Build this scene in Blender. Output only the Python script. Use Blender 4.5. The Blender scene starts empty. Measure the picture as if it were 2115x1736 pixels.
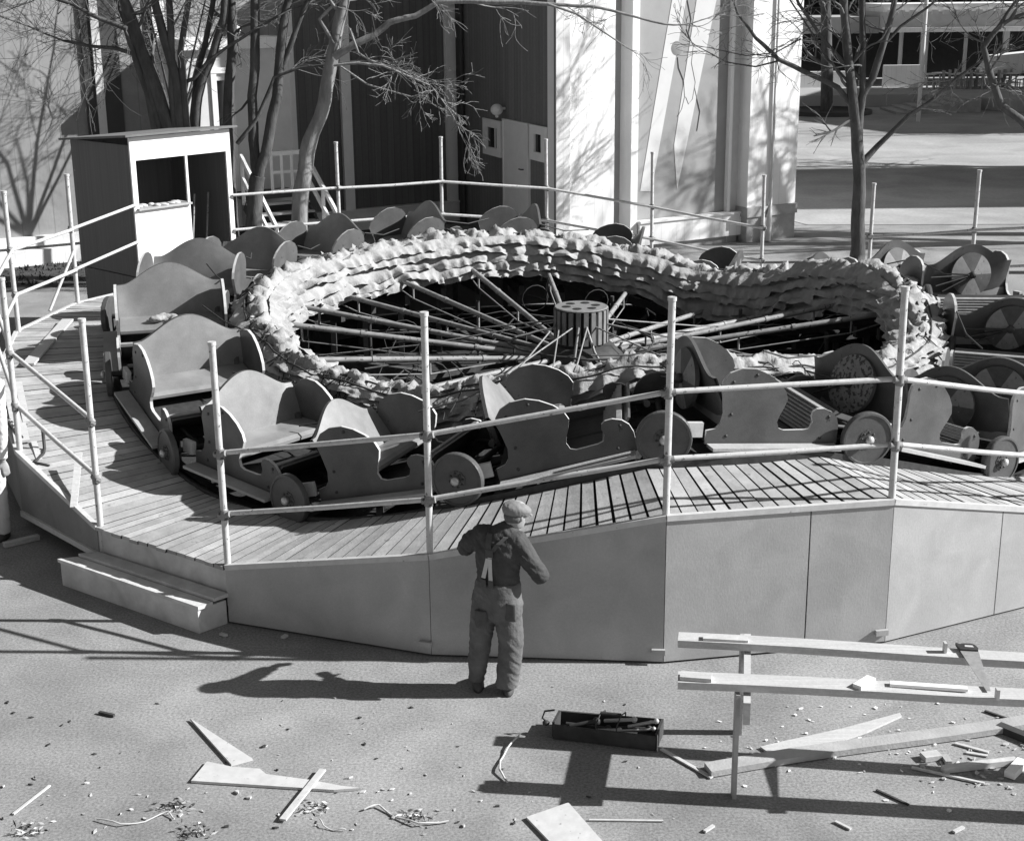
import bpy, bmesh, math, random
from mathutils import Vector, Matrix, noise
R_ = math.radians
random.seed(7)
SC = bpy.context.scene
COL = SC.collection
# ------------------------------------------------------------------ camera
CAMZ, PITCH, ROLL, FPX = 5.6508, 0.2893, -0.0099, 3021.7
cd = bpy.data.cameras.new('camera'); cam = bpy.data.objects.new('camera', cd); COL.objects.link(cam)
cd.sensor_width = 36.0; cd.lens = 36.0 * FPX / 2115.0; cd.clip_start = 0.1; cd.clip_end = 1000.0
_fw = Vector((0, math.cos(PITCH), -math.sin(PITCH))); _r = Vector((1, 0, 0)); _u = _r.cross(_fw)
CR = math.cos(ROLL) * _r + math.sin(ROLL) * _u
CU = -math.sin(ROLL) * _r + math.cos(ROLL) * _u
M = Matrix((( CR.x, CU.x, -_fw.x, 0), (CR.y, CU.y, -_fw.y, 0), (CR.z, CU.z, -_fw.z, CAMZ), (0, 0, 0, 1)))
cam.matrix_world = M
SC.camera = cam
# ------------------------------------------------------------------ sky and sun (a black-and-white film: neutral light)
SUN_EL, SUN_AZ = 32.5, -2.1            # degrees, azimuth measured from +X
w = bpy.data.worlds.new('World'); SC.world = w; w.use_nodes = True
nt = w.node_tree; nt.nodes.clear()
wo = nt.nodes.new('ShaderNodeOutputWorld'); wb = nt.nodes.new('ShaderNodeBackground')
ws = nt.nodes.new('ShaderNodeTexSky'); ws.sky_type = 'NISHITA'; ws.sun_disc = False
ws.sun_elevation = R_(SUN_EL); ws.sun_rotation = R_(90 - SUN_AZ)
wg = nt.nodes.new('ShaderNodeRGBToBW')
nt.links.new(ws.outputs[0], wg.inputs[0]); nt.links.new(wg.outputs[0], wb.inputs[0]); nt.links.new(wb.outputs[0], wo.inputs[0])
wb.inputs[1].default_value = 0.05
sl = bpy.data.lights.new('sun', 'SUN'); sl.energy = 5.0; sl.angle = R_(0.55); sl.color = (1, 1, 1)
so = bpy.data.objects.new('sun', sl); COL.objects.link(so)
SD = Vector((math.cos(R_(SUN_EL)) * math.cos(R_(SUN_AZ)), math.cos(R_(SUN_EL)) * math.sin(R_(SUN_AZ)), math.sin(R_(SUN_EL))))
so.rotation_euler = (-SD).to_track_quat('-Z', 'Y').to_euler(); so.location = SD * 60
SC.view_settings.view_transform = 'Standard'; SC.view_settings.look = 'None'
SC.view_settings.exposure = 0.72; SC.view_settings.gamma = 1.0
SC.cycles.max_bounces = 4; SC.cycles.diffuse_bounces = 3

# ------------------------------------------------------------------ surveying helpers: photo point + a known height / plane -> world point
def _ray(x, y):
    return _fw + CR * ((x - 1057.5) / FPX) - CU * ((y - 868.0) / FPX)
def gz(x, y, z=0.0):
    d = _ray(x, y); t = (z - CAMZ) / d.z; return Vector((0, 0, CAMZ)) + d * t
def gY(x, y, Y):
    d = _ray(x, y); return Vector((0, 0, CAMZ)) + d * (Y / d.y)
def gpl(x, y, c, n=(.5, -.8660, 0)):
    d = _ray(x, y); n = Vector(n); return Vector((0, 0, CAMZ)) + d * ((c - CAMZ * n.z) / d.dot(n))

# ------------------------------------------------------------------ materials (greys only)
MATS = {}
def mat(name, v, rough=.7, var=.12, scale=6., bump=0., bscale=40., stretch=(1, 1, 1), island=0., spots=None, metal=0., fine=None, spec=.35, patch=None, boards=None):
    """v base grey; var soft mottling; spots=(value, scale, threshold) worn patches; island random per piece"""
    if name in MATS: return MATS[name]
    m = bpy.data.materials.new(name); m.use_nodes = True; t = m.node_tree; N = t.nodes; L = t.links
    b = N['Principled BSDF']; b.inputs['Roughness'].default_value = rough; b.inputs['Metallic'].default_value = metal
    b.inputs['Specular IOR Level'].default_value = spec
    tc = N.new('ShaderNodeTexCoord'); mp = N.new('ShaderNodeMapping'); mp.inputs['Scale'].default_value = stretch
    L.new(tc.outputs['Object'], mp.inputs[0])
    n1 = N.new('ShaderNodeTexNoise'); n1.inputs['Scale'].default_value = scale; n1.inputs['Detail'].default_value = 6; n1.inputs['Roughness'].default_value = .62
    L.new(mp.outputs[0], n1.inputs['Vector'])
    mr = N.new('ShaderNodeMapRange'); mr.inputs[1].default_value = .28; mr.inputs[2].default_value = .72
    mr.inputs[3].default_value = v * (1 - var); mr.inputs[4].default_value = v * (1 + var)
    L.new(n1.outputs[0], mr.inputs[0]); out = mr.outputs[0]
    if fine:                               # fine speckle: (scale, amount)
        n3 = N.new('ShaderNodeTexNoise'); n3.inputs['Scale'].default_value = fine[0]; n3.inputs['Detail'].default_value = 6; n3.inputs['Roughness'].default_value = .78
        L.new(tc.outputs['Object'], n3.inputs['Vector'])
        m3 = N.new('ShaderNodeMapRange'); m3.inputs[1].default_value = .3; m3.inputs[2].default_value = .7
        m3.inputs[3].default_value = 1 - fine[1]; m3.inputs[4].default_value = 1 + fine[1]
        L.new(n3.outputs[0], m3.inputs[0])
        mu = N.new('ShaderNodeMath'); mu.operation = 'MULTIPLY'; L.new(out, mu.inputs[0]); L.new(m3.outputs[0], mu.inputs[1]); out = mu.outputs[0]
    if island:
        g = N.new('ShaderNodeNewGeometry'); m4 = N.new('ShaderNodeMapRange')
        m4.inputs[3].default_value = 1 - island; m4.inputs[4].default_value = 1 + island
        L.new(g.outputs['Random Per Island'], m4.inputs[0])
        mu = N.new('ShaderNodeMath'); mu.operation = 'MULTIPLY'; L.new(out, mu.inputs[0]); L.new(m4.outputs[0], mu.inputs[1]); out = mu.outputs[0]
    if patch:                              # broad soft patches: (scale, amount)
        n5 = N.new('ShaderNodeTexNoise'); n5.inputs['Scale'].default_value = patch[0]; n5.inputs['Detail'].default_value = 4; n5.inputs['Distortion'].default_value = .8
        L.new(tc.outputs['Object'], n5.inputs['Vector'])
        m5 = N.new('ShaderNodeMapRange'); m5.inputs[1].default_value = .35; m5.inputs[2].default_value = .65
        m5.inputs[3].default_value = 1 - patch[1]; m5.inputs[4].default_value = 1 + patch[1]
        L.new(n5.outputs[0], m5.inputs[0])
        mu = N.new('ShaderNodeMath'); mu.operation = 'MULTIPLY'; L.new(out, mu.inputs[0]); L.new(m5.outputs[0], mu.inputs[1]); out = mu.outputs[0]
    if boards:                             # upright boards: (width, heading of the wall in degrees, groove darkness, board variation)
        mb2 = N.new('ShaderNodeMapping'); mb2.vector_type = 'POINT'; mb2.inputs['Rotation'].default_value = (0, 0, R_(-boards[1]))
        L.new(tc.outputs['Object'], mb2.inputs[0]); sx = N.new('ShaderNodeSeparateXYZ'); L.new(mb2.outputs[0], sx.inputs[0])
        dv = N.new('ShaderNodeMath'); dv.operation = 'DIVIDE'; L.new(sx.outputs[0], dv.inputs[0]); dv.inputs[1].default_value = boards[0]
        fr = N.new('ShaderNodeMath'); fr.operation = 'FRACT'; L.new(dv.outputs[0], fr.inputs[0])
        lt = N.new('ShaderNodeMath'); lt.operation = 'LESS_THAN'; L.new(fr.outputs[0], lt.inputs[0]); lt.inputs[1].default_value = .07
        fl_ = N.new('ShaderNodeMath'); fl_.operation = 'FLOOR'; L.new(dv.outputs[0], fl_.inputs[0])
        wn_ = N.new('ShaderNodeTexWhiteNoise'); wn_.noise_dimensions = '1D'; L.new(fl_.outputs[0], wn_.inputs['W'])
        m6 = N.new('ShaderNodeMapRange'); m6.inputs[3].default_value = 1 - boards[3]; m6.inputs[4].default_value = 1 + boards[3]; L.new(wn_.outputs[0], m6.inputs[0])
        mu = N.new('ShaderNodeMath'); mu.operation = 'MULTIPLY'; L.new(out, mu.inputs[0]); L.new(m6.outputs[0], mu.inputs[1])
        mx = N.new('ShaderNodeMix'); L.new(lt.outputs[0], mx.inputs[0]); L.new(mu.outputs[0], mx.inputs[2])
        m7 = N.new('ShaderNodeMath'); m7.operation = 'MULTIPLY'; L.new(mu.outputs[0], m7.inputs[0]); m7.inputs[1].default_value = boards[2]; L.new(m7.outputs[0], mx.inputs[3]); out = mx.outputs[0]
    if spots:
        n2 = N.new('ShaderNodeTexNoise'); n2.inputs['Scale'].default_value = spots[1]; n2.inputs['Detail'].default_value = 5
        L.new(tc.outputs['Object'], n2.inputs['Vector'])
        m2 = N.new('ShaderNodeMapRange'); m2.inputs[1].default_value = spots[2]; m2.inputs[2].default_value = spots[2] + .05
        L.new(n2.outputs[0], m2.inputs[0])
        mx = N.new('ShaderNodeMix'); L.new(m2.outputs[0], mx.inputs[0]); L.new(out, mx.inputs[2]); mx.inputs[3].default_value = spots[0]
        out = mx.outputs[0]
    L.new(out, b.inputs['Base Color'])
    if bump:
        bn = N.new('ShaderNodeTexNoise'); bn.inputs['Scale'].default_value = bscale; bn.inputs['Detail'].default_value = 4
        L.new(mp.outputs[0], bn.inputs['Vector'])
        bp = N.new('ShaderNodeBump'); bp.inputs['Strength'].default_value = bump; bp.inputs['Distance'].default_value = .02
        L.new(bn.outputs[0], bp.inputs['Height']); L.new(bp.outputs[0], b.inputs['Normal'])
    MATS[name] = m; return m

m_ground = mat('gravel_ground', .262, .95, .26, .45, .12, 45., fine=(44., .55), spots=(.11, 26., .715), patch=(1.3, .11))
m_yard = mat('paved_yard', .34, .9, .2, .16, .1, 30., (.3, 1, 1), fine=(9., .18), patch=(.5, .14))
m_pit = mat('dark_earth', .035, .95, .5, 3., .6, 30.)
m_pine = mat('fresh_pine', .50, .7, .14, 6., .15, 30., (.3, 6, 6), .12, fine=(40., .12), spots=(.2, 9., .74))
m_deck = mat('deck_boards', .385, .75, .22, 5., .2, 40., (1, 1, 1), .16, spots=(.25, 9., .66))
m_deckold = mat('weathered_step_boards', .38, .8, .16, 5., .2, 40., (1, 1, 1), .1)
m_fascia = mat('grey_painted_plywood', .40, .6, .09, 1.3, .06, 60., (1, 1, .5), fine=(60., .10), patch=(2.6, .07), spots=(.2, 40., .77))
m_fasciashade = mat('shade_toned_plywood', .21, .6, .12, 2., .06, 60., fine=(60., .12), patch=(2.6, .1))  # darker copy of the skirting grey; shade of the left panels put into colour
m_step = mat('step_pine', .56, .75, .16, 5., .2, 40., (1, 1, 1), .12, patch=(3., .1))
m_gap = mat('gap_shaded_board_edge', .06, .9, .3, 8.)  # shade of the deck gaps, put into the colour of the board sides
m_trim = mat('pale_painted_trim', .55, .6, .12, 12., spots=(.3, 20., .68))
m_pipe = mat('flaking_pale_pipe_paint', .52, .5, .16, 18., spots=(.14, 26., .64))
m_clamp = mat('rusty_clamp', .26, .7, .3, 20., spots=(.07, 22., .55))
m_car = mat('dull_car_paint', .095, .36, .2, 3., .05, 40., spots=(.05, 11., .69), fine=(70., .12), patch=(2.2, .16))
m_seat = mat('seat_leathercloth', .24, .36, .18, 3., .06, 50., fine=(60., .10), patch=(2.5, .10))
m_edge = mat('bare_panel_edge', .55, .55, .15, 18.)
m_wheel = mat('wheel_disc_paint', .088, .42, .2, 9., .1, 40., spots=(.07, 16., .66))
m_steel = mat('worn_bright_steel', .5, .35, .2, 20., metal=.3)
m_iron = mat('dark_iron', .045, .6, .35, 14.)
m_secl = mat('pale_painted_sector', .21, .6, .18, 12., spots=(.1, 20., .64))
m_secd = mat('dark_painted_sector', .07, .6, .25, 12., spots=(.2, 22., .68))
m_rust = mat('peeling_mottled_paint', .22, .8, .25, 12., .1, 40., spots=(.06, 26., .52))
m_foot = mat('ribbed_foot_panel', .33, .6, .2, 12.)
m_canvas = mat('weathered_canvas', .34, .85, .2, 5., .5, 30., spots=(.36, 3.0, .60))
m_rope = mat('dark_rope', .05, .9, .3, 12.)
m_arm = mat('galvanised_arm_pipe', .27, .5, .3, 9., spots=(.08, 18., .60))
m_slat = mat('drum_slat', .20, .6, .2, 12.)
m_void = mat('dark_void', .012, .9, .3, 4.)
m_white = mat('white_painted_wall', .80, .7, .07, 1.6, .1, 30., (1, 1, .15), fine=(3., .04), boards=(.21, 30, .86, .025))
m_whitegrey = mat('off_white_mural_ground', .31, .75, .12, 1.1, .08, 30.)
m_mural = mat('mural_light_paint', .60, .7, .06, 2.)
m_muralg = mat('mural_grey_line', .24, .7, .1, 2.)
m_pale = mat('pale_render', .275, .8, .12, 1.2, .1, 20., (1, 1, .2), fine=(9., .08), patch=(.9, .10), boards=(.34, 30, .80, .04))
m_darkwall = mat('dark_boarded_wall', .135, .75, .14, 2., .2, 16., (6, 6, .1), fine=(14., .10), boards=(.17, 30, .6, .10))
m_darkside = mat('dark_boarded_side', .185, .75, .14, 2., .2, 16., (6, 6, .1), fine=(14., .12), boards=(.17, -60, .6, .10), spots=(.26, 5., .74))
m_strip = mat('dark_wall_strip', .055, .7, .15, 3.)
m_post = mat('pale_wall_post', .60, .7, .08, 3.)
m_postw = mat('white_trim_paint', .82, .7, .06, 3.)
m_skirt = mat('pale_skirting_board', .74, .7, .1, 3.)
m_stone = mat('stone_plinth', .36, .85, .25, 3., .3, 20.)
m_glass = mat('dark_glass', .03, .12, .2, 3.)
m_door = mat('pale_door_paint', .8, .5, .05, 4.)
m_bark = mat('bark', .085, .9, .45, 7., .5, 26., (1, 1, .35))
m_bark2 = mat('pale_bark', .24, .9, .4, 6., .4, 26., (1, 1, .35))
m_twig = mat('twig_bark', .13, .9, .25, 5.)
m_booth = mat('booth_dark_boards', .15, .75, .15, 3., .2, 30., (9, 9, .1), spots=(.3, 11., .74))
m_boothw = mat('booth_white_front', .84, .6, .04, 3.)
m_roof = mat('felt_roof', .16, .9, .2, 6.)
m_grass = mat('rough_verge', .06, .95, .5, 6., .5, 40.)
m_terr = mat('terrace_paving', .36, .9, .12, .6)
m_hedge = mat('evergreen_leaves', .035, .8, .5, 3.)
m_metal_saw = mat('saw_blade', .45, .4, .2, 20., metal=.4)
m_tool = mat('toolbox_wood', .05, .8, .35, 9.)
m_denim = mat('faded_work_cloth', .12, .9, .3, 7., .3, 60.)
m_jacket = mat('dark_work_jacket', .06, .85, .3, 9., .3, 60.)
m_strapl = mat('pale_elastic', .52, .8, .1, 20.)
m_strap = mat('overall_strap', .085, .85, .2, 20.)
m_cap = mat('tweed_cap', .21, .95, .12, 30., .2, 90.)
m_skin = mat('skin', .34, .6, .08, 10.)
m_shoe = mat('work_shoe', .07, .6, .3, 20.)
m_hair = mat('hair', .11, .8, .2, 40.)
m_shirt = mat('white_cotton', .70, .85, .1, 6., .2, 40.)

# ------------------------------------------------------------------ mesh builder
class MB:
    def __init__(s): s.v = []; s.f = []; s.m = []; s.sm = []
    def add(s, vs, fs, mi=0, smooth=False):
        o = len(s.v); s.v += [Vector(p) for p in vs]
        for f in fs: s.f.append(tuple(i + o for i in f)); s.m.append(mi); s.sm.append(smooth)
    def hexa(s, p, mi=0):          # p[0..3] bottom ring, p[4..7] top ring
        s.add(p, [(3, 2, 1, 0), (4, 5, 6, 7), (0, 1, 5, 4), (1, 2, 6, 5), (2, 3, 7, 6), (3, 0, 4, 7)], mi)
    def box(s, c, sz, mat3=None, mi=0):
        c = Vector(c); hx, hy, hz = sz[0] / 2, sz[1] / 2, sz[2] / 2
        p = [Vector(q) for q in ((-hx, -hy, -hz), (hx, -hy, -hz), (hx, hy, -hz), (-hx, hy, -hz), (-hx, -hy, hz), (hx, -hy, hz), (hx, hy, hz), (-hx, hy, hz))]
        if mat3 is not None: p = [mat3 @ q for q in p]
        s.hexa([q + c for q in p], mi)
    def beam(s, a, b, w, h, up=(0, 0, 1), mi=0):
        a, b = Vector(a), Vector(b); x = (b - a).normalized(); up = Vector(up)
        y = up.cross(x).normalized(); z = x.cross(y)
        q = [-y * w / 2 - z * h / 2, y * w / 2 - z * h / 2, y * w / 2 + z * h / 2, -y * w / 2 + z * h / 2]
        p = [a + k for k in q] + [b + k for k in q]
        s.add(p, [(0, 3, 2, 1), (4, 5, 6, 7), (0, 1, 5, 4), (1, 2, 6, 5), (2, 3, 7, 6), (3, 0, 4, 7)], mi)
    def tube(s, pts, rad, seg=8, mi=0, caps=True):
        pts = [Vector(p) for p in pts]; n = len(pts)
        if not hasattr(rad, '__len__'): rad = [rad] * n
        d0 = (pts[1] - pts[0]).normalized()
        ref = Vector((0, 0, 1)) if abs(d0.z) < .9 else Vector((1, 0, 0))
        vs = []; u = d0.cross(ref).normalized()
        for i in range(n):
            d = (pts[min(i + 1, n - 1)] - pts[max(i - 1, 0)])
            if d.length < 1e-9: d = d0
            d.normalize(); u = (u - d * u.dot(d))
            if u.length < 1e-6: u = d.orthogonal()
            u.normalize(); v = d.cross(u)
            for k in range(seg):
                a = 2 * math.pi * k / seg; vs.append(pts[i] + (u * math.cos(a) + v * math.sin(a)) * rad[i])
        fs = []
        for i in range(n - 1):
            for k in range(seg):
                k2 = (k + 1) % seg; fs.append((i * seg + k, i * seg + k2, (i + 1) * seg + k2, (i + 1) * seg + k))
        s.add(vs, fs, mi, True)
        if caps:
            s.add(vs[:seg], [tuple(range(seg))[::-1]], mi); s.add(vs[-seg:], [tuple(range(seg))], mi)
    def prism(s, pts, dvec, mi=0, rim=None):
        """flat outline extruded along dvec; rim = material of the edge faces"""
        pts = [Vector(p) for p in pts]; d = Vector(dvec); n = len(pts)
        nrm = Vector((0, 0, 0))
        for i in range(n): nrm += pts[i].cross(pts[(i + 1) % n])
        if nrm.dot(d) < 0: pts = pts[::-1]
        vs = pts + [p + d for p in pts]
        s.add(vs, [tuple(range(n))[::-1], tuple(range(n, 2 * n))], mi)
        s.add(vs, [(i, (i + 1) % n, n + (i + 1) % n, n + i) for i in range(n)], mi if rim is None else rim)
    def lathe(s, c, axis, prof, seg=20, mi=0, smooth=True):
        """prof: (radius, along axis)"""
        c = Vector(c); ax = Vector(axis).normalized(); u = ax.orthogonal().normalized(); v = ax.cross(u)
        vs = []
        for r, h in prof:
            for k in range(seg):
                a = 2 * math.pi * k / seg; vs.append(c + ax * h + (u * math.cos(a) + v * math.sin(a)) * max(r, 1e-4))
        fs = []
        for i in range(len(prof) - 1):
            for k in range(seg):
                k2 = (k + 1) % seg; fs.append((i * seg + k, i * seg + k2, (i + 1) * seg + k2, (i + 1) * seg + k))
        s.add(vs, fs, mi, smooth)
    def ball(s, c, r, seg=12, rings=8, mi=0, mat3=None):
        c = Vector(c); r = Vector(r) if hasattr(r, '__len__') else Vector((r, r, r)); vs = []
        for i in range(rings + 1):
            t = math.pi * i / rings
            for k in range(seg):
                a = 2 * math.pi * k / seg
                q = Vector((r.x * math.sin(t) * math.cos(a), r.y * math.sin(t) * math.sin(a), r.z * math.cos(t)))
                vs.append(c + (mat3 @ q if mat3 is not None else q))
        fs = []
        for i in range(rings):
            for k in range(seg):
                k2 = (k + 1) % seg; fs.append((i * seg + k, (i + 1) * seg + k, (i + 1) * seg + k2, i * seg + k2))
        s.add(vs, fs, mi, True)
    def loft(s, rings, mi=0):
        """rings: lists of equal length of points; capped"""
        n = len(rings[0]); vs = [p for r in rings for p in r]; fs = []
        for i in range(len(rings) - 1):
            for k in range(n):
                k2 = (k + 1) % n; fs.append((i * n + k, i * n + k2, (i + 1) * n + k2, (i + 1) * n + k))
        fs.append(tuple(range(n))[::-1]); fs.append(tuple(range((len(rings) - 1) * n, len(rings) * n)))
        s.add(vs, fs, mi, True)
    def build(s, name, ms, parent=None, local=False, origin=None):
        """links ONE mesh object; world coordinates unless local=True (then coordinates are the parent's)"""
        if not isinstance(ms, (list, tuple)): ms = [ms]
        if local: org = Vector((0, 0, 0))
        elif origin is not None: org = Vector(origin)
        else:
            xs = [p.x for p in s.v]; ys = [p.y for p in s.v]; zs = [p.z for p in s.v]
            org = Vector(((min(xs) + max(xs)) / 2, (min(ys) + max(ys)) / 2, min(zs)))
        me = bpy.data.meshes.new(name)
        me.from_pydata([p - org for p in s.v], [], s.f)
        for m in ms: me.materials.append(m)
        me.polygons.foreach_set('material_index', s.m); me.polygons.foreach_set('use_smooth', s.sm)
        me.validate(); me.update()
        o = bpy.data.objects.new(name, me); COL.objects.link(o)
        if parent is not None:
            o.parent = parent
            if not local:
                acc = Vector((0, 0, 0)); q = parent
                while q is not None: acc += q.location; q = q.parent
                o.location = org - acc
        else: o.location = org
        return o
def tag(o, label=None, cat=None, group=None, kind=None):
    if label: o['label'] = label
    if cat: o['category'] = cat
    if group: o['group'] = group
    if kind: o['kind'] = kind
    return o
def thing(name, label, cat, loc, rz=0., group=None):
    o = bpy.data.objects.new(name, None); o.empty_display_size = .2; COL.objects.link(o)
    o.location = loc; o.rotation_euler = (0, 0, rz); return tag(o, label, cat, group)
def kids(o): return [c for c in list(o.children)]
def copy_tree(o, parent=None):
    c = o.copy(); COL.objects.link(c)
    if parent is not None: c.parent = parent
    for ch in kids(o): copy_tree(ch, c)
    return c
def structure(mb, name, m): return tag(mb.build(name, m), kind='structure')
def fuse(mb, vox, smooth=6, wrinkle=None):
    """one continuous skin round overlapping closed shapes"""
    me = bpy.data.meshes.new('t'); me.from_pydata([tuple(p) for p in mb.v], [], mb.f); me.update()
    o = bpy.data.objects.new('t', me); COL.objects.link(o)
    r = o.modifiers.new('r', 'REMESH'); r.mode = 'VOXEL'; r.voxel_size = vox
    if smooth:
        s = o.modifiers.new('s', 'SMOOTH'); s.factor = .5; s.iterations = smooth
    dg = bpy.context.evaluated_depsgraph_get(); ev = o.evaluated_get(dg); m2 = bpy.data.meshes.new_from_object(ev)
    out = MB(); vs = [v.co.copy() for v in m2.vertices]
    if wrinkle:
        ns = [v.normal.copy() for v in m2.vertices]
        vs = [p + n * wrinkle(p) for p, n in zip(vs, ns)]
    out.add(vs, [tuple(p.vertices) for p in m2.polygons], 0, True)
    bpy.data.objects.remove(o); bpy.data.meshes.remove(me); bpy.data.meshes.remove(m2)
    return out
# ================================================================== GROUND
g = MB()
NX = 60
def gh(x, y): return 0.0
xs = [-400, -120, -40] + [-14 + i * 1.0 for i in range(0, 37)] + [40, 120, 400]
ys = [-100, -20, 4] + [6 + i * 1.0 for i in range(0, 45)] + [70, 120, 400]
vs = [Vector((x, y, 0)) for y in ys for x in xs]; fs = []
for j in range(len(ys) - 1):
    for i in range(len(xs) - 1):
        a = j * len(xs) + i; fs.append((a, a + 1, a + 1 + len(xs), a + len(xs)))
g.add(vs, fs); structure(g, 'ground', m_ground)

m = MB(); m.prism([Vector((-60, 38.5, .004)), Vector((6.0, 38.5, .004)), Vector((7.2, 35.3, .004)), Vector((60, 33, .004)), Vector((60, 120, .004)), Vector((-60, 120, .004))], (0, 0, .008)); structure(m, 'paved_yard', m_yard)
# ================================================================== THE RIDE
CX, CY = 0.978, 19.018
R_POST, R_IN = 7.45, 6.18
FZ = [0.9666, -0.1828, 0.0195, 0.0458, -0.1742, 0.0222, 0.1565, 0.2444, 0.2041, 0.049, -0.0082]
def zdeck(a):                       # track height, a in degrees round the ride
    a = R_(a); return FZ[0] + sum(FZ[2 * j - 1] * math.cos(j * a) + FZ[2 * j] * math.sin(j * a) for j in range(1, 6))
POSTS = [-132.9, -119.0, -103.2, -87.6, -71.9, -56.3, -41.0, -25.6, -10.2, 4.0, 17.8, 31.6, 46.9, 62.2, 77.7, 92.4, 107.2, 122.0, 136.8, 151.6, 166.6, 182.4, 197.2, 212.0, 227.1]
def ringpt(a, r, z): return Vector((CX + r * math.cos(R_(a)), CY + r * math.sin(R_(a)), z))
ride = thing('ride_platform', 'round undulating wooden ride platform with grey plywood skirting, cars and folded canvas inside it', 'ride platform', (CX, CY, 0))
for k in range(len(POSTS) - 1):
    a0, a1 = POSTS[k], POSTS[k + 1]; z0, z1 = zdeck(a0), zdeck(a1)
    P0, P1 = ringpt(a0, R_POST, z0), ringpt(a1, R_POST, z1)
    dk = MB(); n = 14
    wide = -104 < a0 < -60
    for i in range(n):
        t0, t1 = i / n, (i + 1) / n
        w = (random.uniform(.012, .035) if wide else random.uniform(.006, .014))
        gp = w / (P1 - P0).length / 2
        t0 += gp; t1 -= gp
        o0, o1 = P0.lerp(P1, t0), P0.lerp(P1, t1)
        b0, b1 = a0 + (a1 - a0) * t0, a0 + (a1 - a0) * t1
        i0, i1 = ringpt(b0, R_IN, z0 + (z1 - z0) * t0), ringpt(b1, R_IN, z0 + (z1 - z0) * t1)
        ex = random.uniform(0, .03)
        if k == 0: o0 = o0 + (o0 - i0).normalized() * (.03 + ex); o1 = o1 + (o1 - i1).normalized() * (.03 + ex)
        dz = random.uniform(-.004, .004); q = [Vector((p.x, p.y, p.z + dz)) for p in (i0, o0, o1, i1)]
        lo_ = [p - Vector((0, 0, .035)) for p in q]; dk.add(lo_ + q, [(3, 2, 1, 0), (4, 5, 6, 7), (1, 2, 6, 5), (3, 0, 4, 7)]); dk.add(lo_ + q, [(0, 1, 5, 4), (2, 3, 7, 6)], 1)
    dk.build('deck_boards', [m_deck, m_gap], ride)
    ud = MB(); q = [ringpt(a0, R_IN + .01, z0 - .06), P0.lerp(ringpt(a0, R_IN, z0), .03) - Vector((0, 0, .06)), P1.lerp(ringpt(a1, R_IN, z1), .03) - Vector((0, 0, .06)), ringpt(a1, R_IN + .01, z1 - .06)]; ud.hexa([p - Vector((0, 0, .03)) for p in q] + q); ud.build('gap_shade_sheet', m_iron, ride)  # dark sheet added below the boards so the gaps look shaded
    if k == 0: continue
    # skirting
    out = ((P0 + P1) / 2 - Vector((CX, CY, (z0 + z1) / 2))); out.z = 0; out.normalize()
    lo0 = lo1 = .02
    if k == len(POSTS) - 2: lo0, lo1 = .17, .27
    if k == len(POSTS) - 3: lo0, lo1 = .05, .17
    fa = MB(); cut = .63
    for (u0, u1) in (((0, cut - .003), (cut + .003, 1)) if k in (3, 4) else ((0, 1),)):
        A, B = P0.lerp(P1, u0), P0.lerp(P1, u1)
        la, lb = lo0 + (lo1 - lo0) * u0, lo0 + (lo1 - lo0) * u1
        q = [Vector((A.x, A.y, la)), Vector((B.x, B.y, lb)), Vector((B.x, B.y, B.z - .04)), Vector((A.x, A.y, A.z - .04))]
        fa.prism([p + out * .005 for p in q], out * .018)
    fa.build('skirting_panel', m_fasciashade if k >= len(POSTS) - 4 else m_fascia, ride)
    tr = MB(); tr.beam(P0 + out * .012 - Vector((0, 0, .012)), P1 + out * .012 - Vector((0, 0, .012)), .05, .05); tr.build('edge_trim', m_trim, ride)
    if k in (len(POSTS) - 2,):
        A, B = Vector((P0.x, P0.y, lo0)) + out * .035, Vector((P1.x, P1.y, lo1)) + out * .035
        tr = MB(); tr.beam(A, B, .03, .06); tr.build('bottom_batten', m_trim, ride)
    if 1 <= k <= 6:                  # little wooden cleats where panels meet
        cl = MB(); q = Vector((P1.x, P1.y, .12)) + out * .045; tang = (P1 - P0); tang.z = 0; tang.normalize()
        cl.beam(q - tang * .1, q + tang * .015, .035, .05)
        cl.build('cleat', m_fascia, ride)
        if k in (1, 3): cl = MB(); cl.beam(q + Vector((0, 0, .12)), q + Vector((0, 0, .22)), .03, .03); cl.build('hook_eye', m_iron, ride)
# riser under the gateway
A, B = ringpt(POSTS[0], R_POST - .01, 0), ringpt(POSTS[1], R_POST - .01, 0)
rb = MB(); rb.prism([A + Vector((0, 0, .27)), B + Vector((0, 0, .27)), B + Vector((0, 0, zdeck(POSTS[1]) - .045)), A + Vector((0, 0, zdeck(POSTS[0]) - .045))], (A - B).cross(Vector((0, 0, 1))).normalized() * .02)
rb.build('riser_board', m_step, ride)
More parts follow.
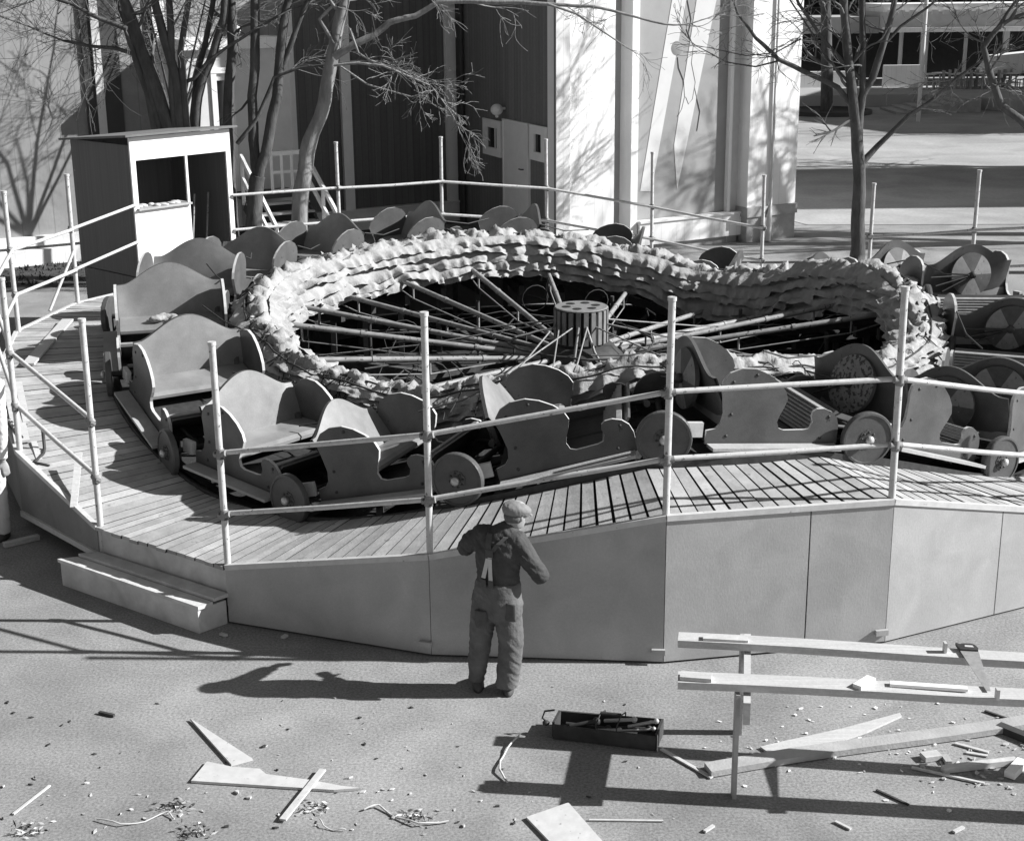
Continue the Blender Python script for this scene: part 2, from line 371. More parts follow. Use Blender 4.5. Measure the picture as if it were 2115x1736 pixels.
# steel rim along the inner edge, wheel track rails, joists below
def band(mb, r0, r1, zo0, zo1, step=2.0):
    n = int(360 / step); vs = []
    for i in range(n):
        a = i * step; z = zdeck(a)
        vs += [ringpt(a, r0, z + zo0), ringpt(a, r1, z + zo0), ringpt(a, r1, z + zo1), ringpt(a, r0, z + zo1)]
    fs = []
    for i in range(n):
        j = (i + 1) % n
        for k in range(4): fs.append((i * 4 + k, j * 4 + k, j * 4 + (k + 1) % 4, i * 4 + (k + 1) % 4))
    mb.add(vs, fs)
b = MB(); band(b, R_IN - .035, R_IN - .005, -.35, .045); b.build('inner_rim', m_iron, ride)
b = MB(); band(b, 5.93, 6.03, -.16, -.03); b.build('track_rail', m_iron, ride)
b = MB(); band(b, 4.76, 4.86, -.16, -.03); b.build('track_rail', m_iron, ride)
b = MB()
for k in range(40):
    a = k * 9 + 2; z = zdeck(a) - .26
    b.beam(ringpt(a, 4.2, z), ringpt(a, 6.15, z), .09, .16)
    for r in (4.4, 5.6):
        b.beam(ringpt(a, r, 0), ringpt(a, r, z), .08, .08, up=(1, 0, 0))
b.build('joists', m_iron, ride)
# trampled dark earth in the middle
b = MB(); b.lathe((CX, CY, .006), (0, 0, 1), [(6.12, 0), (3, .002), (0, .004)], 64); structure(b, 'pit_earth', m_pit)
# grey dust and shavings below the cars near the gate
b = MB()
for (a, r, s) in ((-128, 5.9, .5), (-121, 5.95, .6), (-114, 5.9, .5), (-140, 5.85, .4), (-108, 6.0, .5)):
    z = zdeck(a) - .33; pts = []
    for i in range(14):
        t = 2 * math.pi * i / 14; q = ringpt(a + math.degrees(s * math.cos(t) * random.uniform(.8, 1.2) / r), min(r + .22 * math.sin(t) * random.uniform(.8, 1.2), 6.12), z); pts.append(q)
    b.prism(pts, (0, 0, .03))
b.build('dust_board', mat('dusty_litter', .3, .9, .7, 16., .8, 40.), ride)

# ---------------------------------------------------------------- railings
def pole(parent, P, h, lean=(0, 0)):
    m = MB(); m.tube([P + Vector((0, 0, -.40 if P.z < .6 else -.06)), P + Vector((lean[0] * .5, lean[1] * .5, h * .5)), P + Vector((lean[0], lean[1], h))], .031, 10)
    m.tube([P + Vector((lean[0], lean[1], h - .02)), P + Vector((lean[0], lean[1], h + .012))], .038, 10)
    return m.build('post', m_pipe, parent)
def clamp(parent, P, along):
    m = MB(); m.tube([P - Vector((0, 0, .05)), P + Vector((0, 0, .045))], .038, 8); m.tube([P - along * .06, P + along * .06], .031, 8)
    return m.build('clamp', m_clamp, parent)
def railing(idx, label, heights=None, first_clip=None):
    pts = [ringpt(POSTS[i], R_POST - .02, zdeck(POSTS[i])) for i in idx]
    rt = thing('pipe_railing', label, 'railing', pts[0])
    for j, i in enumerate(idx):
        h = (heights or {}).get(i, 1.88); pole(rt, pts[j], h, ((random.uniform(-.015, .015)), 0))
    for j in range(len(idx) - 1):
        for hz in (.49, 1.07):
            m = MB(); A = pts[j] + Vector((0, 0, hz)); B = pts[j + 1] + Vector((0, 0, hz)); o = Vector((A.x - CX, A.y - CY, 0)).normalized() * -.03
            mid = (A + B) / 2 + Vector((0, 0, random.uniform(-.012, .004)))
            m.tube([A + o, mid + o, B + o], .024, 8); m.build('rail', m_pipe, rt)
    for j in range(len(idx)):
        for hz in (.49, 1.07):
            d = (pts[min(j + 1, len(pts) - 1)] - pts[max(j - 1, 0)]).normalized(); clamp(rt, pts[j] + Vector((0, 0, hz)) , d)
    return rt, pts
railing([1, 2, 3, 4, 5, 6, 7], 'tall pipe railing along the high front of the platform, beginning beside the steps', {1: 2.09, 2: 2.12, 3: 1.86, 4: 1.86})
rlL, ptL = railing([20, 21, 22, 23, 24], 'pipe railing on the left of the platform from the steps to the dark booth', {24: 2.08, 20: 1.84, 21: 1.82})
rlB, ptB = railing([13, 14, 15, 16, 17], 'pipe railing along the back of the platform in front of the white hall', {13: 1.98, 14: 2.03, 15: 1.93, 16: 1.84, 17: 1.84})
railing([8, 9, 10, 11, 12], 'pipe railing at the far right of the platform beyond the single tree', {12: 1.95, 11: 2.0})

# ---------------------------------------------------------------- cars
JW = 13.1                                   # wheel joint leads the hump by this angle
A0 = -98.3
L = 1.92
pan = [(-.64, .16), (-.64, .29), (-.55, .31), (-.505, .36), (-.485, .456), (-.51, .62), (-.53, .70), (-.52, .775), (-.46, .845), (-.345, .89), (-.204, .888), (-.08, .84), (.035, .765), (.115, .68), (.146, .60), (.12, .52), (.082, .44), (.062, .375), (.085, .315), (.14, .295), (.345, .30), (.405, .315), (.43, .375), (.412, .435), (.425, .48), (.463, .505), (.534, .508), (.62, .475), (.675, .42), (.70, .34), (.70, .16)]
HW = .635
def back_h(y):
    t = min(abs(y) / (HW * .88), 1.0); return .79 + .25 * (.5 + .5 * math.cos(math.pi * t)) ** .72
def make_car():
    c = thing('caterpillar_car', 'x', 'ride car', (0, 0, 0))
    for s in (-1, 1):
        m = MB(); m.prism([(x, s * HW, z) for x, z in pan], (0, s * .032, 0), 0, 1)
        sp = m.build('side_panel', [m_car, m_edge], c, True)
        if s == -1:
            for (x, z) in ((-.42, .76), (-.19, .83), (-.41, .45), (-.44, .24), (.59, .43), (.52, .22)):
                b2 = MB(); b2.lathe((x, -HW - .032, z), (0, -1, 0), [(.016, 0), (.016, .006), (0, .008)], 8); b2.build('bolt', m_iron, sp, True)
    m = MB(); ny, nz = 29, 9; V = []; W = []
    for j in range(nz):
        u = j / (nz - 1)
        for i in range(ny):
            y = -HW + 2 * HW * i / (ny - 1); zt = back_h(y); z = .38 + (zt - .38) * u
            bow = .05 * (1 - (y / HW) ** 2)
            x = -.40 - .15 * u - bow - .03 * u * u
            V.append((x, y, z)); W.append((x - .035 - .0 * u, y, z - .002 * u))
    fs = []
    for j in range(nz - 1):
        for i in range(ny - 1):
            a = j * ny + i; fs.append((a, a + 1, a + ny + 1, a + ny))
    m.add(V, fs, 0, True); m.add(W, [f[::-1] for f in fs], 1, True)
    t = (nz - 1) * ny
    m.add(V + W, [(t + i, t + i + 1, len(V) + t + i + 1, len(V) + t + i) for i in range(ny - 1)] + [(i + 1, i, len(V) + i, len(V) + i + 1) for i in range(ny - 1)], 1)
    m.build('backrest', [m_seat, m_car, m_edge], c, True)
    m = MB(); rings = []
    prof = [(-.46, .30), (-.46, .40), (-.40, .43), (-.20, .435), (-.04, .425), (.0, .395), (.0, .36), (-.04, .335), (-.2, .31)]
    m.loft([[Vector((x, y, z)) for x, z in prof] for y in (-HW + .006, HW - .006)]); m.sm = [False] * len(m.sm)
    m.build('seat_cushion', m_seat, c, True)
    m = MB(); m.box((.0, 0, .20), (1.3, 2 * HW - .01, .035)); m.box((.03, -.3, .12), (1.5, .08, .1)); m.box((.03, .3, .12), (1.5, .08, .1)); m.build('floor', m_iron, c, True)
    m = MB()
    for k in range(9):
        z = .24 + .028 * k; m.box((.40 + (z - .24) * .85, 0, z), (.05, 2 * HW - .02, .016))
    m.build('foot_panel', m_foot, c, True)
    m = MB(); m.prism([(.39, -HW + .01, .2), (.68, -HW + .01, .48), (.70, -HW + .01, .47), (.42, -HW + .01, .19)], (0, 2 * HW - .02, 0)); m.build('front_board', m_car, c, True)
    m = MB(); m.box((.02, -HW - .13, .155), (1.3, .17, .03)); m.build('running_board', m_deckold, c, True)
    # painted disc on the rear of the backrest
    m = MB(); xx = -.655; zc = .625; r = .30; n = 36
    for k in range(n):
        a0, a1 = 2 * math.pi * k / n, 2 * math.pi * (k + 1) / n
        p = [Vector((xx - .03, 0, zc)), Vector((xx, r * math.sin(a0), zc + r * math.cos(a0))), Vector((xx, r * math.sin(a1), zc + r * math.cos(a1)))]
        sec = int(((k / n * 6) + .5) % 6) % 2
        m.add(p, [(0, 2, 1)], sec); 
        m.add([p[1], p[2], p[2] + Vector((.045, 0, 0)), p[1] + Vector((.045, 0, 0))], [(0, 1, 2, 3)], 2)
    rd = m.build('rear_disc', [m_secd, m_secl, m_car], c, True)
    m = MB(); m.lathe((xx - .03, 0, zc), (-1, 0, 0), [(.05, 0), (.05, .03), (.03, .05), (0, .05)], 10)
    for (y, z) in ((.45, .42), (.62, .62), (.55, .5)): m.tube([(xx - .05, 0, zc), (xx - .02, y, z)], .011, 6)
    m.build('hoop_pivot', m_iron, rd, True)
    # outer wheel at the front coupling, with hub
    wx = L / 2
    m = MB(); wy = -HW - .14
    m.lathe((wx, wy, .245), (0, -1, 0), [(0, -.035), (.25, -.035), (.262, -.03), (.262, .02), (.255, .032), (.235, .034), (.232, .024), (.225, .022), (.08, .02), (.0, .02)], 40, 0, False)
    wh = m.build('wheel', m_wheel, c, True)
    m = MB(); m.lathe((wx, wy, .245), (0, -1, 0), [(.03, .01), (.03, .05), (.042, .05), (.042, .075), (.025, .09), (.0, .095)], 12)
    m.build('hub', m_steel, wh, True)
    m = MB(); n = 48; m.prism([(wx + (.092 if k % 6 < 3 else .086) * math.cos(6.2832 * k / n), wy - .018, .245 + (.092 if k % 6 < 3 else .086) * math.sin(6.2832 * k / n)) for k in range(n)], (0, -.010, 0)); m.build('hub_flange', m_wheel, wh, True)
    for k in range(8):
        t = 6.2832 * k / 8; m = MB(); m.lathe((wx + .068 * math.cos(t), wy - .028, .245 + .068 * math.sin(t)), (0, -1, 0), [(.012, 0), (.012, .008), (0, .009)], 6); m.build('bolt', m_iron, wh, True)
    m = MB(); m.lathe((wx - .02, HW + .06, .245), (0, 1, 0), [(0, -.03), (.25, -.03), (.255, .0), (.25, .03), (0, .03)], 24, 0, False); m.build('wheel', m_wheel, c, True)
    m = MB(); m.tube([(wx, wy, .245), (wx - .03, HW + .06, .245)], .032, 8); m.tube([(-.8, 0, .17), (wx, 0, .2)], .045, 8)
    m.tube([(.62, -.5, .3), (wx, -.42, .25)], .022, 6); m.tube([(.62, .5, .3), (wx, .42, .25)], .022, 6)
    m.build('axle', m_iron, c, True)
    m = MB(); m.box((-.76, -HW - .02, .30), (.16, .05, .14)); m.build('coupling_plate', m_edge, c, True)
    m = MB(); m.tube([(-.55, HW + .02, .80), (-1.0, HW - .02, .70), (-1.45, HW - .12, .72)], .010, 5); m.build('canopy_cable', m_iron, c, True)
    return c
CARS = ['front centre car facing right, nearest behind the man, with a light seat back edge showing',
 'front car with plain grey side panel seen square on, between the two right-hand posts',
 'grey car behind the rightmost tall post, showing a mottled disc left of its hump',
 'car at the right edge, second from the front, with dark hump and pale rim',
 'car at the right edge showing a wide dark backrest below the sectored disc',
 'car at the right edge with a large disc of sectors on its back',
 'car at the far right rear with a four-part painted disc, humped back seen from behind',
 'rear right car beside the single tree trunk, pale disc on its back',
 'rear right car half sunk behind the right-hand dip of the canvas',
 'small dark car with pale open side panel, below the white pavilion corner',
 'dark car at the back standing alone in front of the white mural wall',
 'dark two-lobed car at the back in front of the pale door',
 'dark car at the back in front of the dark boarded wall between the pale posts',
 'dark car at the rear left just below the foot of the wooden stair',
 'dark car with a pale side panel edge, right below the booth doorway',
 'dark broad-backed car directly in front of the white booth front',
 'wide grey car on the left beside the sunny boards, with rags on its seat',
 'grey car on the left with a clean light bench and a pale running board',
 'car with the brightest sunlit hump back, left of the second tall post',
 'front left car with a pale rounded back, beside the tall post behind the man']
proto = make_car()
RM = 5.40
cars = []
for i in range(20):
    c = proto if i == 0 else copy_tree(proto)
    c['label'] = CARS[i]; c['group'] = 'cars of the round ride'
    th1 = A0 + 18 * i + JW; th0 = th1 - 18
    P0, P1 = ringpt(th0, RM, zdeck(th0)), ringpt(th1, RM, zdeck(th1))
    x = (P1 - P0).normalized(); mid = (P0 + P1) / 2
    y = (Vector((CX, CY, 0)) - Vector((mid.x, mid.y, 0))).normalized(); y = (y - x * y.dot(x)).normalized(); z = x.cross(y)
    mid = mid - Vector((0, 0, .01))
    sc = (P1 - P0).length / L * 1.0
    c.matrix_world = Matrix(((x.x, y.x, z.x, mid.x), (x.y, y.y, z.y, mid.y), (x.z, y.z, z.z, mid.z), (0, 0, 0, 1)))
    cars.append(c)
# a disc with peeling paint on one car
for ch in kids(cars[2]):
    if ch.name.startswith('rear_disc'):
        ch.data = ch.data.copy(); ch.data.materials[0] = m_rust; ch.data.materials[1] = m_rust; ch['label'] = 'mottled rear disc with peeling paint'
# ---------------------------------------------------------------- folded canvas hood lying in a ring
def interp(tab, a):
    a = (a + 180) % 360 - 180
    for (a0, v0), (a1, v1) in zip(tab, tab[1:]):
        if a0 <= a <= a1:
            t = (a - a0) / (a1 - a0); t = t * t * (3 - 2 * t); return v0 + (v1 - v0) * t
    return tab[-1][1]
CT = [(-180, 1.78), (-158, 1.64), (-135, 1.46), (-118, 1.42), (-100, 1.68), (-85, 1.86), (-65, 1.74), (-45, 1.46), (-20, 1.46), (0, 1.71), (15, 1.81), (30, 1.68), (45, 1.38), (60, 1.30), (75, 1.54), (90, 1.74), (105, 1.84), (120, 1.87), (135, 1.83), (150, 1.84), (165, 1.83), (180, 1.78)]
CH = [(-180, .54), (-158, .46), (-135, .36), (-115, .44), (-95, .62), (-70, .46), (-45, .30), (-10, .4), (0, .42), (15, .58), (30, .70), (45, .72), (60, .70), (75, .66), (90, .62), (105, .56), (120, .62), (135, .6), (150, .62), (165, .6), (180, .54)]
CWID = [(-180, .22), (-150, .18), (-130, .12), (-110, .10), (-90, .12), (-60, .12), (-30, .17), (0, .22), (90, .24), (150, .26), (180, .22)]
cv = MB(); NA, NS = 900, 36; V = []
for i in range(NA):
    a = 360.0 * i / NA; top = interp(CT, a); h = interp(CH, a); wd = interp(CWID, a); cz = top - h / 2
    for k in range(NS):
        t = 2 * math.pi * k / NS
        cr = .62 * math.copysign(abs(math.cos(t)) ** .65, math.cos(t)); cs = math.copysign(abs(math.sin(t)) ** .75, math.sin(t))
        P = Vector((R_(a) * 4.3, cr * .9, cs * 1.0))
        hz = cs * h / 2
        wob = noise.noise(Vector((P.x * 1.3, 3.1, 0))) * .09 + noise.noise(Vector((P.x * 4.5, 9.1, 0))) * .05
        ph = (hz + wob) / .125                                          # pleats every 12.5 cm
        pl = 1 - abs((ph % 1.0) * 2 - 1); pl = pl ** .7
        layer = math.floor(ph)
        sc = noise.noise(Vector((P.x * 6.0 + layer * 7.3, layer * 3.7, .5)))
        rg = 1 - abs(noise.noise(Vector((P.x * 5.2 + layer * 2.1, P.y * 2, hz * 9)))) * 2
        cr2 = 1 - abs(noise.noise(Vector((P.x * 13 + layer, P.y * 5, hz * 22)))) * 2
        cr3 = 1 - abs(noise.noise(Vector((P.x * 21 + layer * 1.7, P.y * 9, hz * 34 + 3)))) * 2
        dr = sc * .04 + rg * .05 + cr2 * .03 + cr3 * .012
        topf = max(0, cs) ** 3
        dz = topf * (sc * .06 + rg * .06 + cr2 * .03 + cr3 * .015 + noise.noise(Vector((P.x * 3.2, P.y * 3, 4))) * .10) + rg * .018
        r = 4.27 + cr * wd + math.copysign(1, cr) * dr * min(1, abs(cr) * 1.6)
        zz = cz + hz + dz - (pl - .5) * .025
        V.append(ringpt(a, r, zz))
fs = []
for i in range(NA):
    i2 = (i + 1) % NA
    for k in range(NS):
        k2 = (k + 1) % NS; fs.append((i * NS + k, i2 * NS + k, i2 * NS + k2, i * NS + k2))
cv.add(V, fs, 0, True)
rf_ = random.Random(8)
def ruffle(u0, side, lay, NAr=1250):        # one hanging ruffled pleat, running right round the ring; side +1 outward, -1 inward
    NR = 8; V = []; so = lay * 11.3 + side * 5.1
    for i in range(NAr):
        a = 360.0 * i / NAr; top = interp(CT, a); h = interp(CH, a) * (1 + .13 * abs(math.sin(R_(a - 94.8) * 10)) - .05); wd = interp(CWID, a); x = R_(a) * 4.3
        cosx, sinx = 2.2 * math.cos(R_(a)), 2.2 * math.sin(R_(a))
        lenp = h * .26 * (1 + .5 * noise.noise(Vector((cosx * 2.2, sinx * 2.2, so))))
        drop = u0 * h + .03 * noise.noise(Vector((cosx * 1.1, sinx * 1.1, so + 3)))
        f1 = noise.noise(Vector((cosx * 6.5, sinx * 6.5, so + 9))); f2 = noise.noise(Vector((cosx * 15, sinx * 15, so + 20))); f3 = noise.noise(Vector((cosx * 3, sinx * 3, so + 31)))
        w = (1 - 2 * abs(f1)) * .8 + f2 * .32
        for k in range(NR):
            t = k / (NR - 1)
            bul = math.sin(min(1, t * 1.25) * 1.9)
            rr = wd * (.60 + .28 * min(1, u0 * 3)) + .085 * bul + (.02 + .16 * t) * w + .02 * f3
            crk = noise.noise(Vector((cosx * 9 + 40, sinx * 9, t * 3 + so))) * .022 + (1 - 2 * abs(noise.noise(Vector((cosx * 17, sinx * 17, t * 5 + so))))) * .012
            zz = top - drop - lenp * t + .055 * w * t + .04 * f2 * t + crk * .5
            V.append(ringpt(a, 4.27 + side * (rr + crk), zz))
    fs = []
    for i in range(NAr):
        i2 = (i + 1) % NAr
        for k in range(NR - 1): q = (i * NR + k, i2 * NR + k, i2 * NR + k + 1, i * NR + k + 1); fs.append(q if side > 0 else q[::-1])
    cv.add(V, fs, 0, True)
for lay, u0 in enumerate((-.02, .17, .37, .57, .76)):
    ruffle(u0, 1, lay); ruffle(u0, -1, lay + 20)
for i in range(130):                       # loose corners sticking out of the folds
    a = rf_.uniform(0, 360); top = interp(CT, a); h = interp(CH, a); wd = interp(CWID, a); u = rf_.uniform(-1, 1)
    r = 4.27 + wd * u; z = top + .01
    q = ringpt(a, r, z); tg = Vector((-math.sin(R_(a)), math.cos(R_(a)), 0)); rd_ = Vector((math.cos(R_(a)), math.sin(R_(a)), 0)) * (1 if u > 0 else -1)
    s1, s2 = rf_.uniform(.06, .16), rf_.uniform(.05, .13); tip = q + rd_ * s2 * rf_.uniform(-.2, .8) + Vector((0, 0, s2 * rf_.uniform(.3, .8))) + tg * rf_.uniform(-.05, .05)
    lo = Vector((0, 0, -.05)) - rd_ * .03; b1, b2 = q - tg * s1 + lo, q + tg * s1 * rf_.uniform(.3, 1) + lo
    cv.add([b1, b2, tip, (b1 + tip) / 2 + rd_ * .012 + Vector((0, 0, .02)), (b2 + tip) / 2 - rd_ * .012], [(0, 1, 4, 3), (3, 4, 2)], 0, True)
cvo = tag(cv.build('folded_canvas', m_canvas), 'ring of pale weathered canvas in ruffled pleats, lying around the machinery inside the cars', 'canvas hood')
m = MB()
def rope(mb, r, off, rad, wob=.02):
    pts = []
    for i in range(361):
        a = i; pts.append(ringpt(a, r + noise.noise(Vector((a * .35, r, 0))) * wob, interp(CT, a) + off + noise.noise(Vector((a * .3, 5, r))) * wob * 1.6))
    mb.tube(pts, rad, 5)
rope(m, 4.30, .035, .012); rope(m, 4.44, .01, .012)
for i in range(150):
    a = random.uniform(0, 360); z = interp(CT, a)
    if random.random() < .55 or 150 < a < 260: m.tube([ringpt(a, 4.25, z + .03), ringpt(a + random.uniform(-2, 2), 4.40, z + .05), ringpt(a + random.uniform(-3, 3), 4.62, z - .12 - random.random() * .2)], .007, 4)
m.build('lashing_rope', m_rope, cvo)
# ---------------------------------------------------------------- drive machinery
HX, HY = 0.93, 19.0
mech = thing('drive_machinery', 'slatted centre drum with radiating pipe arms and tangled wires inside the ring of canvas', 'machinery', (HX, HY, 0))
def hp(a, r, z): return Vector((HX + r * math.cos(R_(a)), HY + r * math.sin(R_(a)), z))
m = MB(); m.lathe((HX, HY, .95), (0, 0, 1), [(0, 0), (.30, 0), (.30, .56), (.32, .565), (.32, .60), (0, .60)], 32, 0, False); dr = m.build('centre_drum', m_iron, mech)
m = MB()
for k in range(22):
    a = 360 * k / 22; m.prism([hp(a - 5.2, .335, 1.10), hp(a + 5.2, .335, 1.10), hp(a + 5.2, .335, 1.54), hp(a - 5.2, .335, 1.54)], (hp(a, .03, 0) - hp(a, 0, 0)))
m.build('drum_slats', m_slat, dr)
m = MB(); m.lathe((HX, HY, 1.555), (0, 0, 1), [(0, .012), (.345, .012), (.36, 0), (.345, -.01)], 32, 0, False); tp = m.build('drum_lid', m_slat, dr)
m = MB()
for k in range(6):
    m = MB(); c = hp(60 * k + 12, .2, 1.571); m.lathe(c, (0, 0, 1), [(.062, 0), (.0, .003)], 14); m.build('lid_hole', m_void, tp)
m = MB(); m.lathe((HX, HY, 0), (0, 0, 1), [(0.5, 0), (.42, .5), (.5, .8), (.62, .86), (.5, .98), (.42, 1.06), (0, 1.07)], 24); m.build('drum_base', m_iron, mech)
for i in range(20):
    a = A0 + JW + 18 * i; zb = zdeck(a) + .12
    A, B = hp(a, .6, .92), hp(a, 5.0, zb + .13); d = (B - A)
    m = MB(); m.tube([A, A + d * .5, B], [.035, .038, .035], 8)
    for t in (.18, .52, .8): m.tube([A + d * (t - .006), A + d * (t + .006)], .046, 8)
    ar = m.build('arm_pipe', m_arm, mech)
    m = MB(); dn = Vector((0, 0, -.2))
    m.tube([A + d * .05, A + d * .35 + dn, A + d * .7 + dn, A + d * .97], .011, 5)
    for t in (.35, .7): m.tube([A + d * t, A + d * t + dn], .016, 5)
    m.build('truss_rod', m_arm, ar)
m = MB()                                          # dark hand hoop on little stanchions round the drum
pts = [hp(a, .95 + .02 * math.sin(a), 1.08 + .03 * math.sin(R_(a * 2))) for a in range(0, 361, 8)]
m.tube(pts, .016, 6)
for a in range(20, 380, 60): m.tube([hp(a, .95, 1.08), hp(a, .95, .62)], .015, 5)
m.build('ring_guard', m_iron, mech)
m = MB()
for (a, b_, r1) in ((200, -115, 4.1), (215, -100, 3.6), (250, 235, 3.9), (280, 262, 3.4), (300, 318, 3.7), (340, 352, 4.0), (180, 170, 4.0), (160, 148, 4.0), (30, 38, 4.0)):
    A = hp(a, .36, 1.35); B = hp(b_, r1, .72); C_ = (A + B) / 2 - Vector((0, 0, .06)); m.tube([A, A.lerp(C_, .5), C_, C_.lerp(B, .5), B], .011, 5)
m.tube([hp(262, .37, 1.36), hp(258, .5, 1.0), hp(256, .6, .75)], .02, 6); m.tube([hp(278, .37, 1.36), hp(288, .5, 1.05), hp(296, .72, .8)], .02, 6)
m.build('guy_wire', m_arm, mech)
m = MB(); rnd = random.Random(5)
for k in range(80):
    a = rnd.uniform(0, 360); r = rnd.uniform(1.2, 3.9); a2 = a + rnd.uniform(-35, 35); r2 = min(4.1, max(1, r + rnd.uniform(-1.2, 1.6)))
    A, B = hp(a, r, rnd.uniform(.4, .85)), hp(a2, r2, rnd.uniform(.4, .95)); C_ = (A + B) / 2 + Vector((rnd.uniform(-.2, .2), rnd.uniform(-.2, .2), rnd.uniform(-.15, .2)))
    m.tube([A, A.lerp(C_, .6), C_, C_.lerp(B, .4), B], rnd.choice((.006, .008, .014)), 4)
for (a, r, z, s) in ((100, 3.2, 1.02, .2), (82, 2.5, 1.1, .18), (160, 2.6, .95, .25), (215, 2.4, .9, .28)):
    c = hp(a, r, z); m.tube([c + Vector((s * math.cos(t / 14 * 6.28), .1 * math.cos(t / 14 * 6.28), s * math.sin(t / 14 * 6.28))) for t in range(15)], .008, 4)
m.build('cables', m_rope, mech)
m = MB()
for k in range(34):
    a = rnd.uniform(0, 360); r = rnd.uniform(1.3, 3.7); l = rnd.uniform(.5, 1.7); t = rnd.uniform(0, 3.14); c = hp(a, r, rnd.uniform(.05, .5)); dv = Vector((math.cos(t), math.sin(t), rnd.uniform(-.12, .12))) * l / 2
    m.beam(c - dv, c + dv, rnd.uniform(.06, .16), rnd.uniform(.025, .08))
for k in range(10):
    a = 36 * k + 7; m.beam(hp(a, .5, .3), hp(a, 4.2, .34), .1, .14)
    m.tube([hp(a, 3.4, 0), hp(a, 3.4, 1.0)], .03, 6)
m.build('bed_timbers', mat('oily_timber', .06, .8, .6, 6., .2, 30., (1, 1, 1), .5), mech)

# ---------------------------------------------------------------- loose planks and bits on the deck, left
def deckpt(x, y, dz=.02):
    z = 1.0
    for _ in range(30):
        p = gz(x, y, z + dz); z = .5 * z + .5 * zdeck(math.degrees(math.atan2(p.y - CY, p.x - CX)))
    return p
def plank(name, label, A, B, wd, th, mt, cat='board', group=None):
    m = MB(); m.beam(A, B, wd, th); return tag(m.build(name, mt), label, cat, group)
plank('loose_plank', 'pale loose plank lying aslant across the left deck, half in car shadow', deckpt(58, 752, .03), deckpt(140, 660, .03), .15, .025, m_pine)
plank('loose_plank', 'pale short plank lying along the left deck edge under the rails', deckpt(22, 800, .03), deckpt(46, 912, .03), .16, .025, m_pine)
plank('loose_plank', 'narrow pale plank leaning on the left deck rail beside a dark hole strip', deckpt(38, 790, .06), deckpt(55, 872, .03), .08, .03, m_pine)
plank('loose_plank', 'long pale offcut standing against the tall post at the gateway', deckpt(152, 1048, .02), deckpt(163, 935, .25), .07, .02, m_pine)
m = MB(); A, B = deckpt(18, 868, .035), deckpt(44, 906, .035); m.beam(A, B, .05, .035)
for k in range(5): m.box(A.lerp(B, .1 + .2 * k) + Vector((0, 0, .02)), (.03, .03, .02), None, 1)
tag(m.build('perforated_bar', [m_iron, m_pine]), 'dark perforated strip lying on a pale board at the left deck edge', 'bar')
m = MB(); q = [deckpt(x, y, .02) for x, y in ((92, 925), (90, 935), (82, 944), (70, 955), (85, 958), (102, 962))]; m.tube([q[0] + Vector((0, 0, .2))] + q, .018, 6); tag(m.build('bent_hook', m_iron), 'dark bent iron hook hanging below the left rail onto the deck', 'hook')
m = MB(); A = deckpt(70, 912, .012); B = deckpt(82, 950, .012); m.beam(A, B, .06, .015); tag(m.build('loose_plank', m_pine), 'small pale offcut on the left deck next to the dark bent hook', 'board')
# rags on a seat
m = MB(); c = cars[16].matrix_world @ Vector((-.12, .0, .46))
for k in range(9): m.ball(c + Vector((random.uniform(-.28, .28), random.uniform(-.08, .08), random.uniform(0, .03))), (random.uniform(.07, .14), random.uniform(.05, .1), random.uniform(.03, .06)), 8, 6)
rg = fuse(m, .015, 2, lambda p: .02 * noise.noise(p * 14) + .012 * noise.noise(p * 30)); tag(rg.build('rag_heap', m_canvas), 'crumpled pale canvas rags lying on the bench of a left car', 'rags')

# ================================================================== BOOTH
BF = Vector((-5.93, 23.12, 0)); fd_ = Vector((.68, .733, 0)).normalized(); bd_ = Vector((-fd_.y, fd_.x, 0))
def bp(u, v, z): return BF + fd_ * u + bd_ * v + Vector((0, 0, z))
bo = thing('ticket_booth', 'small dark ticket booth with white front, open hatch and doorway, standing on the platform edge', 'booth', BF)
Wb, Db, zb0, zb1, zbk = 1.92, 1.72, 1.22, 3.42, 3.30
def bbox(mb, u0, u1, v0, v1, z0, z1, mi=0):
    mb.hexa([bp(u0, v0, z0), bp(u1, v0, z0), bp(u1, v1, z0), bp(u0, v1, z0), bp(u0, v0, z1), bp(u1, v0, z1), bp(u1, v1, z1), bp(u0, v1, z1)], mi)
m = MB(); bbox(m, 0, .03, .04, Db, zb0, zbk); m.build('side_wall', m_booth, bo)
m = MB(); bbox(m, Wb - .03, Wb, .04, Db, zb0, zbk); m.build('side_wall', m_booth, bo)
m = MB(); bbox(m, .03, Wb - .03, Db - .03, Db, zb0, zbk); m.build('back_wall', m_booth, bo)
m = MB(); bbox(m, .03, Wb - .03, .04, Db - .03, zb0 - .02, zb0 + .03); m.build('floor', m_booth, bo)
m = MB()
m.hexa([bp(-.12, -.1, zb1 + .02), bp(Wb + .1, -.1, zb1 + .02), bp(Wb + .1, Db + .15, zbk - .02), bp(-.12, Db + .15, zbk - .02), bp(-.12, -.1, zb1 + .055), bp(Wb + .1, -.1, zb1 + .055), bp(Wb + .1, Db + .15, zbk + .015), bp(-.12, Db + .15, zbk + .015)])
m.build('roof', m_roof, bo)
m = MB(); bbox(m, 0, Wb, -.0, .035, 3.06, zb1); m.build('fascia_board', m_boothw, bo)
m = MB(); bbox(m, 0, .09, 0, .035, zb0, 3.06); bbox(m, Wb - .09, Wb, 0, .035, zb0, 3.06); bbox(m, 1.02, 1.06, 0, .035, 2.31, 3.06); m.build('front_frame', m_boothw, bo)
m = MB(); bbox(m, .09, 1.06, .003, .03, zb0, 2.28); m.build('counter_front', m_boothw, bo)
m = MB(); bbox(m, .05, 1.06, -.06, .3, 2.28, 2.31); m.build('counter_top', m_deckold, bo)
m = MB()
